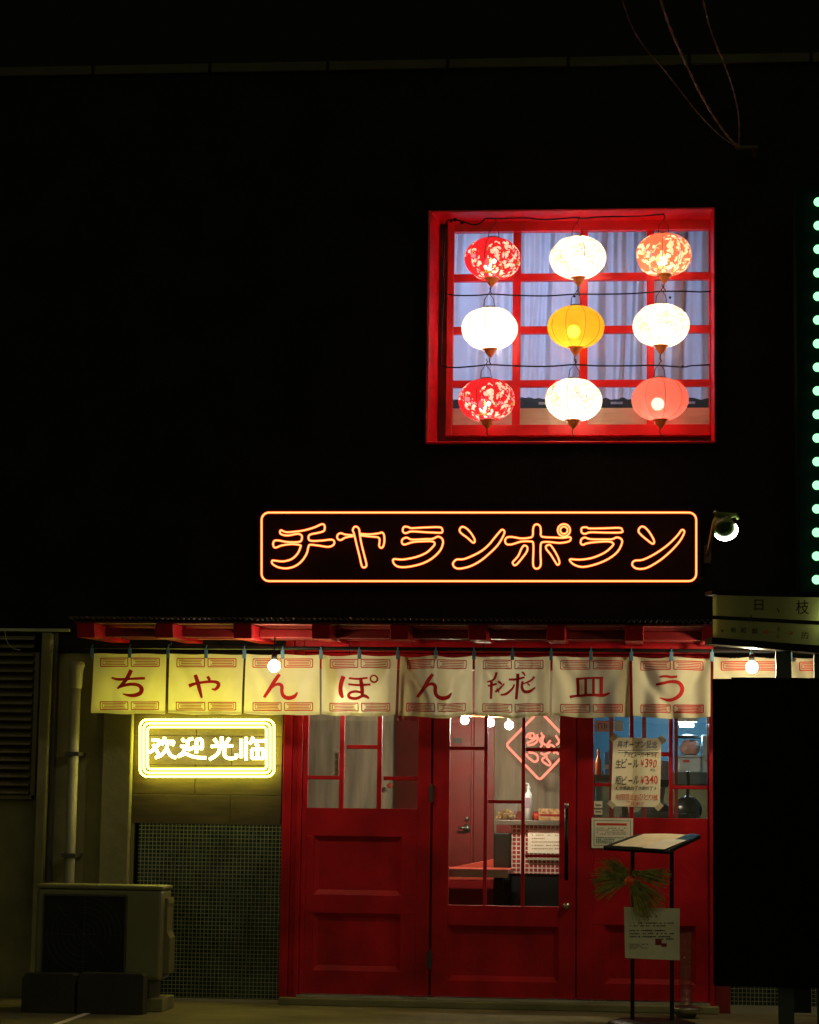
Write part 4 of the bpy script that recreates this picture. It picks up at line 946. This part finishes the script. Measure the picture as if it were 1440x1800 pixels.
m = MB(); ptext(m, '再オープン記念', 1085, 1302, 1156, 1315, 1); 
for k in (0, 1):
    a = P(1086, 1319+k*4, YP-.0055); b = P(1158, 1318+k*5, YP-.0055); m.tube([a, b], .0016, 4)
m.build('blue_lettering', BLUE, pos)
for line in (('アサヒスーパードライ', 1097, 1322, 1155, 1331), ('生ビール', 1082, 1335, 1123, 1350), ('瓶ビール', 1082, 1364, 1124, 1379), ('（準備数終了次第終了）', 1082, 1382, 1155, 1389), ('税込', 1143, 1351, 1152, 1356)):
    m = MB(); ptext(m, *line); m.build('black_lettering', BLK, pos)
m = MB(); ptext(m, '¥390', 1126, 1335, 1155, 1349); ptext(m, '¥340', 1126, 1364, 1157, 1378); m.build('price_lettering', REDI, pos)
m = MB(); ptext(m, '期間限定おひとり様', 1082, 1396, 1157, 1406); ptext(m, '二杯まで', 1100, 1409, 1134, 1416); m.build('orange_lettering', mat('orange_ink', (.7, .17, .07), .7), pos)

TXT_W = .006
t = sheet('door_notice', 1040, 1438, 1113, 1491, YP, PAPERW, 'white notice with red heading bar and teal footer on the right door', 'notice')
m = MB(); a = rc(1049, 1447, 1102, 1451, YP); m.box(a[0], a[1], YP-.001, YP-.0002, a[2], a[3]); m.build('heading_bar', REDI, t)
m = MB(); dashes(m, 1049, 1454, 1100, 1468, YP, 4, 1.6, 5); m.build('print', GREYI, t)
m = MB(); dashes(m, 1048, 1471, 1106, 1483, YP, 4, 2, 9, .95); m.build('footer_print', TEALI, t)
m = MB()
for e in ((1044, 1442, 1109, 1442.8), (1044, 1486, 1109, 1486.8), (1044, 1443, 1044.8, 1486), (1108.2, 1443, 1109, 1486)): a = rc(*e, YP); m.box(a[0], a[1], YP-.001, YP-.0002, a[2], a[3])
m.build('rule_border', GREYI, t)
t = sheet('pink_card', 1046, 1267, 1071, 1286, -.004, mat('pink_paper', (.7, .4, .42), .7), 'pink card with a small mark at the top left of the right door', 'card')
m = MB()
for e in ((1051, 1271, 1053, 1281), (1053, 1271, 1058, 1273), (1057, 1273, 1059, 1281), (1062, 1271, 1064, 1281), (1065, 1274, 1067, 1279)): a = rc(*e, -.004); m.box(a[0], a[1], -.0055, -.0042, a[2], a[3])
m.build('mark', mat('mauve_ink', (.25, .1, .3), .7), t)
t = sheet('white_card', 1080, 1267, 1095, 1285, -.004, mat('blue_white_paper', (.6, .6, .72), .7), 'blank bluish white card right of the pink card on the right door', 'card')
t = sheet('sticker_sheet', 1044.5, 1408, 1059, 1432, -.004, PAPERW, 'small white sticker with grey bands low in the leftmost pane', 'sticker')
m = MB()
for e in ((1047, 1414, 1057, 1416.5), (1044.6, 1420, 1059, 1423), (1047, 1426, 1057, 1428)): a = rc(*e, -.004); m.box(a[0], a[1], -.0055, -.0042, a[2], a[3])
m.build('bands', GREYI, t)

# ------------------------------------------------------------------ menu stand
YS = -1.0
t = thing('menu_stand', 'black menu stand with tilted tray and two posts before the right door', 'menu stand', (P(1148, 1700, YS).x, YS, 0))
for xx in (1112, 1181):
    a = P(xx, 1600, YS); m = MB(); m.box(a.x-.012, a.x+.012, YS-.012, YS+.012, .03, P(xx, 1497, YS).z); m.build('post', BLACK, t)
c = P(1146, 1600, YS); m = MB(); m.lathe([(.0, .028), (.2, .026), (.255, .012), (.26, 0), (0, 0)], (c.x, YS, .002), 32); m.build('base', BLACK, t, smooth=True)
fl_, fr_, brr, bl = P(1061, 1487, -1.2), P(1176, 1494, -1.14), P(1232, 1468, -.80), P(1120, 1466, -.86)
dn = Vector((0, 0, -.022)); m = MB(); m.hexa([fl_+dn, fr_+dn, brr+dn, bl+dn, fl_, fr_, brr, bl]); m.build('tray', BLACK, t, bevel=.003)
m = MB(); e = (fr_-fl_); nrm = (bl-fl_).cross(e).normalized(); 
if nrm.z < 0: nrm = -nrm
m.tube([fl_+Vector((0, -.006, -.012)), fr_+Vector((0, -.006, -.012))], .014, 6); m.build('lip', BLACK, t)
def tr(u, v, h=.003): 
    p = fl_+(fr_-fl_)*u; q = bl+(brr-bl)*u; return p+(q-p)*v+nrm*h
def tsheet(u0, v0, u1, v1, m_, lab, h, name='menu_sheet', rot=.0):
    mb = MB(); mb.grid(lambda a, b: tr(u0+(u1-u0)*a+rot*b, v0+(v1-v0)*b, h+.004*math.sin(a*3)*b), 6, 6); return tag(mb.build(name, m_, solid=.0015), lab, 'menu')
tsheet(.12, .03, .78, .97, PAPER, 'cream menu sheet lying on the left of the stand tray', .004)
tsheet(.62, -.06, .96, .55, PAPERW, 'pale menu sheet hanging over the front right corner of the tray', .009, rot=.03)
tsheet(.8, .52, .985, .985, mat('blue_cover', (.03, .12, .25), .3), 'blue menu cover on the back right of the tray', .005, 'menu_cover')
# notice on the posts
YQ = YS-.02
t = thing('stand_notice', 'white printed notice fixed across the posts of the menu stand', 'notice', tuple(P(1146, 1687, YQ)))
m = MB(); cor2 = [(1097, 1594), (1195, 1597), (1195, 1688), (1099, 1684)]
def nq(u, v):
    a = [cor2[0][i]+(cor2[1][i]-cor2[0][i])*u for i in (0, 1)]; b = [cor2[3][i]+(cor2[2][i]-cor2[3][i])*u for i in (0, 1)]
    p = P(a[0]+(b[0]-a[0])*v, a[1]+(b[1]-a[1])*v, YQ); return (p.x, p.y-.01*math.sin(u*3.1), p.z)
m.grid(nq, 10, 8); m.build('sheet', PAPERW, t, smooth=True)
m = MB(); dashes(m, 1126, 1609, 1156, 1613, YQ-.0125, 1, 2, 2); dashes(m, 1107, 1620, 1185, 1630, YQ-.0125, 2, 2, 4); dashes(m, 1107, 1633, 1185, 1649, YQ-.0125, 3, 2.2, 6); dashes(m, 1107, 1658, 1140, 1668, YQ-.0125, 3, 1.2, 8); m.build('print', BLK, t)
m = MB(); a = rc(1152, 1650, 1163, 1661, YQ); m.box(a[0], a[1], YQ-.013, YQ-.0122, a[2], a[3]); a = rc(1163, 1658, 1172, 1664, YQ); m.box(a[0], a[1], YQ-.013, YQ-.0122, a[2], a[3]); m.build('red_mark', REDIN, t)
m = MB(); dashes(m, 1164, 1648, 1184, 1653, YQ-.0125, 1, 3, 3); m.build('green_mark', mat('green_ink', (.1, .2, .05), .7), t)
# pine ornament
YO = YS-.05; c = P(1107, 1548, YO)
t = thing('pine_ornament', 'pine needle ornament with a red ball tied to the menu stand', 'ornament', tuple(c))
m = MB()
def fan(x0, y0, x1, y1, n, spread, base=(1108, 1545)):
    spread *= 1.25
    for k in range(int(n*.6)):
        a0 = (x0+rnd.gauss(0, 2.5), y0+rnd.gauss(0, 2.5)); f = rnd.uniform(.72, 1.05); an = rnd.gauss(0, spread)
        dx, dy = x1-x0, y1-y0; ex, ey = dx*math.cos(an)-dy*math.sin(an), dx*math.sin(an)+dy*math.cos(an)
        p0 = P(*a0, YO+rnd.uniform(-.01, .02)); p2 = P(a0[0]+ex*f, a0[1]+ey*f, YO+rnd.uniform(-.09, .03)); mid = (p0+p2)/2+Vector((0, -.01, .008))
        m.tube([p0, mid, p2], [.0025, .0025, .0012], 3)
fan(1104, 1535, 1062, 1512, 55, .1); fan(1100, 1540, 1040, 1538, 80, .14); fan(1100, 1550, 1042, 1572, 90, .14); fan(1114, 1535, 1178, 1540, 80, .1); fan(1114, 1536, 1176, 1552, 40, .08)
fan(1112, 1548, 1168, 1592, 70, .16); fan(1112, 1552, 1146, 1610, 110, .2); fan(1108, 1552, 1132, 1618, 50, .12)
m.build('needles', mat('pine_needles', (.2, .25, .04), .5, var=.45, scale=30, alt=(.5, .46, .14)), t)
MB().ball(c+Vector((0, -.135, 0)), px(8.5, YO), 16).build('red_ball', mat('red_lacquer', (.9, .1, .03), .18, var=.1), t, smooth=True)
m = MB(); m.tube([P(1110, 1520, YO), P(1109, 1545, YO), P(1112, 1570, YO)], .006, 6); m.build('twig', mat('bark', (.08, .05, .03), .8), t)
# stack of clear tumblers and a metal bowl at the door foot
CLR = glass('clear_plastic', (.88, .86, .86), .09)
c = P(1206, 1762, -.45)
for k in range(9):
    zb = .075+.0485*k; m = MB(); m.lathe([(.034, 0), (.042, .044), (.048, .046), (.048, .05), (.044, .05), (.035, .002), (.001, .002)], (c.x+rnd.uniform(-.002, .002), -.45, zb), 18)
    o = m.build('clear_cup', CLR, smooth=True); tag(o, 'clear plastic cup in the tall stack behind the right post of the menu stand', 'cup', 'stacked clear cups')
m = MB(); m.lathe([(.001, 0), (.05, 0), (.09, .05), (.095, .062), (.085, .06), (.05, .0735), (.001, .074)], (c.x, -.45, .001), 22); tag(m.build('steel_bowl', STEEL, smooth=True), 'small shiny steel bowl on the ground by the right door', 'bowl')

# ------------------------------------------------------------------ outdoor unit, blocks
YA = -.9
x0, x1, z0, z1 = rc(62, 1563, 283, 1722, YA)
t = thing('outdoor_unit', 'beige air conditioner outdoor unit on feet left of the tiled wall', 'air conditioner', ((x0+x1)/2, YA+.15, 0))
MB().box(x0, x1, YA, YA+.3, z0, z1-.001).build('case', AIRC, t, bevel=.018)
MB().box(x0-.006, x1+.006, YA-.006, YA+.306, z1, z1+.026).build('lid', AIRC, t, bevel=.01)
gx0_, gx1_, gz0_, gz1_ = rc(76, 1574, 221, 1712, YA)
MB().box(gx0_, gx1_, YA-.004, YA-.0005, gz0_, gz1_).build('fan_opening', BLACK, t)
m = MB(); cx, cz_ = (gx0_+gx1_)/2, (gz0_+gz1_)/2
for k in range(1, 8): m.tube([(cx+.033*k*math.cos(a*math.pi/12), YA-.012, cz_+.033*k*math.sin(a*math.pi/12)) for a in range(24)], .002, 4, True)
for k in range(8): an = k*math.pi/4; m.tube([(cx, YA-.012, cz_), (cx+.235*math.cos(an), YA-.012, cz_+.235*math.sin(an))], .0025, 4)
for a, b in (((gx0_, gz0_), (gx1_, gz0_)), ((gx1_, gz0_), (gx1_, gz1_)), ((gx1_, gz1_), (gx0_, gz1_)), ((gx0_, gz1_), (gx0_, gz0_))): m.tube([(a[0], YA-.008, a[1]), (b[0], YA-.008, b[1])], .007, 5)
m.build('grille', mat('grille_grey', (.04, .04, .035), .5), t)
xs, zs = x1, z1
m = MB(); m.prism([(0, 0)]*0 or [(YA+.10, z0+.03), (YA+.27, z0+.03), (YA+.27, z1-.04), (YA+.10, z1-.04)], 0, 1); 
pv = MB(); prof = [(z0+.04, .036), (z0+.25, .036), (z0+.275, .024), (z0+.29, .018), (z1-.1, .018), (z1-.08, .024), (z1-.05, .02)]
for y_ in (YA+.09, YA+.26):
    for z_, w_ in prof: pv.v.append((x1+w_, y_, z_))
for y_ in (YA+.09, YA+.26):
    for z_, w_ in prof: pv.v.append((x1+.0005, y_, z_))
n = len(prof)
for k in range(n-1):
    pv.f.append((k, n+k, n+k+1, k+1)); pv.f.append((k, k+1, 2*n+k+1, 2*n+k)); pv.f.append((n+k, 3*n+k, 3*n+k+1, n+k+1))
pv.f += [(0, 2*n, 3*n, n), (n-1, 2*n-1, 4*n-1, 3*n-1)]
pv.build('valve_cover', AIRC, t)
for xx in (x0+.1, x1-.12):
    MB().box(xx, xx+.06, YA+.0, YA+.33, .08, z0-.001).build('foot', DARK, t)
for xx, w_ in ((x0+.05, .18), (x1-.16, .18)):
    m = MB(); m.box(xx, xx+w_, YA+.01, YA+.36, .0, .079); tag(m.build('foot_block', CONC, bevel=.006), 'concrete block under the %s end of the outdoor unit' % ('left' if w_ and xx < x0+.1 else 'right'), 'concrete block', 'blocks under the outdoor unit')
YK = -1.12
for a, b, lab in ((38, 131, 'dark kerb block in front of the outdoor unit, left of the broken gap'), (136, 252, 'dark kerb block in front of the outdoor unit, right of the broken gap')):
    x0, x1, z0, z1 = rc(a, 1711, b, 1772, YK); m = MB(); ch = .012
    m.prism([(x0, .0), (x1, .0), (x1, z1-ch), (x1-ch, z1), (x0+ch*2, z1), (x0, z1-ch*2.5)], YK, YK+.12); tag(m.build('kerb_block', mat('dark_kerb_concrete', (.03, .029, .02), .85, bump=.4) if 'left' in lab else bpy.data.materials['dark_kerb_concrete'], bevel=.004), lab, 'kerb block', 'kerb blocks before the outdoor unit')

# ------------------------------------------------------------------ floodlight on the wall
YL = -1.33
c = P(1274, 926, YL)
t = thing('floodlight', 'green floodlight with a glowing rim on a long arm beside the neon sign', 'floodlight', (c.x, 0, c.z))
GRN = mat('green_enamel', (.14, .2, .03), .35, var=.2)
ax = Vector((.12, -.72, -.68)).normalized(); e1 = Vector((.42, 0, -.9)); ux = (e1-ax*e1.dot(ax)).normalized(); vx = ax.cross(ux)
def shell(prof, n=24):
    m = MB()
    for r_, h_ in prof:
        for j in range(n):
            a = 2*math.pi*j/n; m.v.append(tuple(c+ax*h_+ux*(r_*math.cos(a))+vx*(r_*math.sin(a))))
    for i in range(len(prof)-1):
        for j in range(n): j2 = (j+1) % n; m.f.append((i*n+j, i*n+j2, (i+1)*n+j2, (i+1)*n+j))
    return m
s_ = px(1, YL)
shell([(.001, -20*s_), (8*s_, -18*s_), (15*s_, -10*s_), (19*s_, 2*s_), (20*s_, 8*s_), (19.5*s_, 11*s_), (18*s_, 11*s_)]).build('housing', GRN, t, smooth=True)
shell([(17.5*s_, 9*s_), (15*s_, 11*s_), (9*s_, 13*s_), (.001, 14*s_)]).build('front_glass', mat('dark_green_glass', (.03, .06, .006), .25), t, smooth=True)
m = MB(); na = 18
m.tube([c+ax*(10*s_)+ux*(20*s_*math.cos(a))+vx*(20*s_*math.sin(a)) for a in [math.radians(-95+190*k/na) for k in range(na+1)]], [s_*(.8+2.1*math.cos(math.radians(-85+170*k/na))) for k in range(na+1)], 8)
m.build('lens', emit('floodlight_lens', (.95, 1, .85), 18), t, smooth=True)
w0 = P(1244, 974, -.02)
m = MB(); k1 = P(1262, 903, YL); m.tube([w0, (w0.x, -.3, w0.z+.01), (w0.x+.005, YL*.8, k1.z-.005), tuple(k1), tuple(P(1294, 905, YL)), tuple(P(1297, 913, YL))], .011, 8); m.build('arm', GRN, t, smooth=True)
m = MB(); m.tube([tuple(P(1256, 900, YL)), tuple(c-ax*21*s_)], .013, 8); m.tube([tuple(c-ax*21*s_), tuple(P(1294, 905, YL))], .013, 8); m.build('yoke', GRN, t, smooth=True)
MB().box(w0.x-.025, w0.x+.025, -.022, -.0005, w0.z-.06, w0.z+.06).build('wall_plate', mat('olive_plastic', (.03, .028, .015), .6), t, bevel=.004)

# ------------------------------------------------------------------ vertical bulb sign at the right
YV = -.5
t = thing('bulb_sign', 'tall dark green upright sign edged with a column of white bulbs', 'sign', tuple(P(1450, 1040, YV)))
x0, x1, z0, z1 = rc(1402, 330, 1530, 1042, YV+.02)
GP = mat('dark_green_panel', (.003, .014, .010), .85, var=.2, spec=.05)
MB().box(x0, x1, YV+.02, YV+.3, z0, z1+.02).build('panel', GP, t, bevel=.006)
MB().box(x0+.02, x1-.02, YV+.301, -.001, z1-.3, z1-.2).build('arm', DARK, t); MB().box(x0+.02, x1-.02, YV+.301, -.001, z0+.3, z0+.4).build('arm', DARK, t)
BG = emit('green_white_bulb', (.36, 1, .5), .56)
for k in range(1, 18):
    y_ = 313.5+41.5*k; p = P(1438.5-.0045*(y_-355), y_, YV-.01); bo = MB().ball(p, px(8.2, YV), 12).build('bulb', BG, t, smooth=True)
    MB().lathe([(.02, .011), (.026, .028), (.026, .029)], (p.x, YV, p.z), 12, axis='y').build('socket', GP, bo)

# ------------------------------------------------------------------ street sign and dark notice board
YB = -1.25
t = thing('street_board', 'dark notice board on posts with a yellow lettered street sign over it', 'street sign', (P(1380, 1700, YB).x, YB, 0))
x0, x1, z0, z1 = rc(1254, 1194, 1520, 1736, YB)
MB().box(x0, x1, YB, YB+.07, z0, z1).build('board', mat('matt_black_board', (.004, .0045, .005), .85, var=.3, spec=.1), t, bevel=.004)
MB().box(P(1286, 1190, YB).x, x1, YB-.01, YB+.06, z1+.0005, P(1300, 1191, YB).z).build('board_rail', BLACK, t)
pm = mat('teal_black_post', (.02, .035, .035), .5)
a = rc(1364, 1130, 1391, 1194, YB+.072); MB().box(a[0], a[1], YB+.071, YB+.12, .0, a[3]+.12).build('post', pm, t, bevel=.004)
a = rc(1431, 1130, 1460, 1194, YB+.072); MB().box(a[0], a[1], YB+.071, YB+.12, .0, a[3]+.12).build('post', pm, t, bevel=.004)
MB().box(P(1391, 1755, YB).x+.004, P(1428, 1755, YB).x, YB+.072, YB+.1, .1, z0+.05).build('lower_panel', BLACK, t)
# yellow sign box, turned slightly
sa = P(1253, 1046, -1.5); sb = P(1253, 1123, -1.5); sc_ = P(1470, 1052, -1.2); sd_ = P(1470, 1140, -1.2)
bk = Vector((.05, .10, 0)); YEL = cloth('faded_yellow_acrylic', (.52, .54, .30), .65)
m = MB(); m.hexa([sb, sd_, sd_+bk*.05, sb+bk*.05, sa, sc_, sc_+bk*.05, sa+bk*.05]); sg = m.build('sign_panel', YEL, t)
m = MB(); m.hexa([sb+bk*.9, sd_+bk*.9, sd_+bk, sb+bk, sa+bk*.9, sc_+bk*.9, sc_+bk, sa+bk]); m.build('back_panel', PVC, sg)
m = MB(); m.tube([(sa+sb)/2+bk*.5+(sc_-sa)*.88, (sc_+sd_)/2+bk*.5-(sc_-sa)*.01], .012, 8); m.build('added_sign_glow', emit('added_sign_tube', (.95, 1, .75), 44), sg)  # added tube inside the box, brightens the right end of the sign
fwd = -(sd_-sb).cross(sa-sb).normalized(); fwd = fwd if fwd.y < 0 else -fwd
def sq(u, v, h=.003): 
    p = sa+(sc_-sa)*u; q = sb+(sd_-sb)*u; return p+(q-p)*v+fwd*h
def sx(X_, Y_, h=.004):                                       # photo pixel to sign surface
    u = (X_-1253)/217; return sq(u, (Y_-(1046+6*u))/(77+11*u), h)
m = MB()
for (v0, v1) in ((-.10, -.01), (.47, .55), (.97, 1.12)):
    m.hexa([sq(-.01, v1, .001), sq(1, v1, .001), sq(1, v1, -.09), sq(-.01, v1, -.09), sq(-.01, v0, .012), sq(1, v0, .012), sq(1, v0, -.09), sq(-.01, v0, -.09)]) if v0 != .47 else m.hexa([sq(0, v1, .001), sq(1, v1, .001), sq(1, v1, -.002), sq(0, v1, -.002), sq(0, v0, .006), sq(1, v0, .006), sq(1, v0, -.002), sq(0, v0, -.002)])
m.build('rail', BLACK, sg)
m = MB(); TXT_W = .007
def stx(s, a, b, c, d): put_text(m, s, lambda u, v: tuple(sx(a+(c-a)*u, d+(b-d)*v)))
stx('日', 1325, 1054, 1341, 1073); stx('枝', 1398, 1055, 1421, 1080); stx('、', 1364, 1068, 1369, 1078); stx('★', 1312, 1080, 1326, 1094)
stx('的', 1408, 1110, 1420, 1123); stx('新', 1284, 1103, 1293, 1112); stx('町', 1302, 1104, 1311, 1113); stx('駅', 1321, 1105, 1331, 1114); stx('・', 1267, 1107, 1271, 1111); stx('え', 1364, 1102, 1371, 1110); stx('び', 1363, 1115, 1369, 1122)
m.build('lettering', BLK, sg)
m = MB(); put_text(m, '←', lambda u, v: tuple(sx(1339+20*u, 1115-8*v))); put_text(m, '→', lambda u, v: tuple(sx(1377+17*u, 1117-8*v))); m.build('arrows', mat('red_sign_ink', (.45, .06, .03), .6), sg)

# ------------------------------------------------------------------ overhead wires
CW = mat('worn_cable', (.22, .13, .085), .6)
for pts, lab, r_ in (([(1085, -30), (1108, 40), (1135, 85), (1165, 120), (1195, 158), (1228, 200), (1268, 240), (1297, 258)], 'thin overhead wire, leftmost of the three by the roof corner', .0022), ([(1152, -30), (1175, 40), (1205, 110), (1240, 180), (1276, 235), (1298, 258)], 'twisted overhead wire, middle and brightest of the three', .0045), ([(1230, -30), (1247, 45), (1268, 100), (1285, 145), (1298, 200), (1299, 257)], 'overhead wire, rightmost of the three', .003)):
    m = MB(); s2 = spline(pts, False, 10); n = len(s2)
    for ph_ in (0, math.pi):
        m.tube([P(x, y, -3+2.78*j/n)+Vector((math.cos(j*1.1+ph_)*r_, 0, math.sin(j*1.1+ph_)*r_)) for j, (x, y) in enumerate(s2)], r_*.8, 5)
    tag(m.build('overhead_wire', CW), lab, 'wire', 'overhead wires at the roof corner')
t = thing('wire_bracket', 'small metal bracket on the wall where the overhead wires end', 'bracket', tuple(P(1312, 262, -.1)))
a = rc(1297, 259, 1332, 263, -.2); MB().box(a[0], a[1], -.24, -.2, a[2], a[3]).build('arm', TRIM, t); MB().box(a[1]-.03, a[1], -.2, -.001, a[2], a[3]).build('stub', TRIM, t); MB().ball((a[0], -.22, a[3]), .02, 8).build('insulator', DARK, t)
for o in list(bpy.data.objects):
    if '_o' in o: del o['_o']
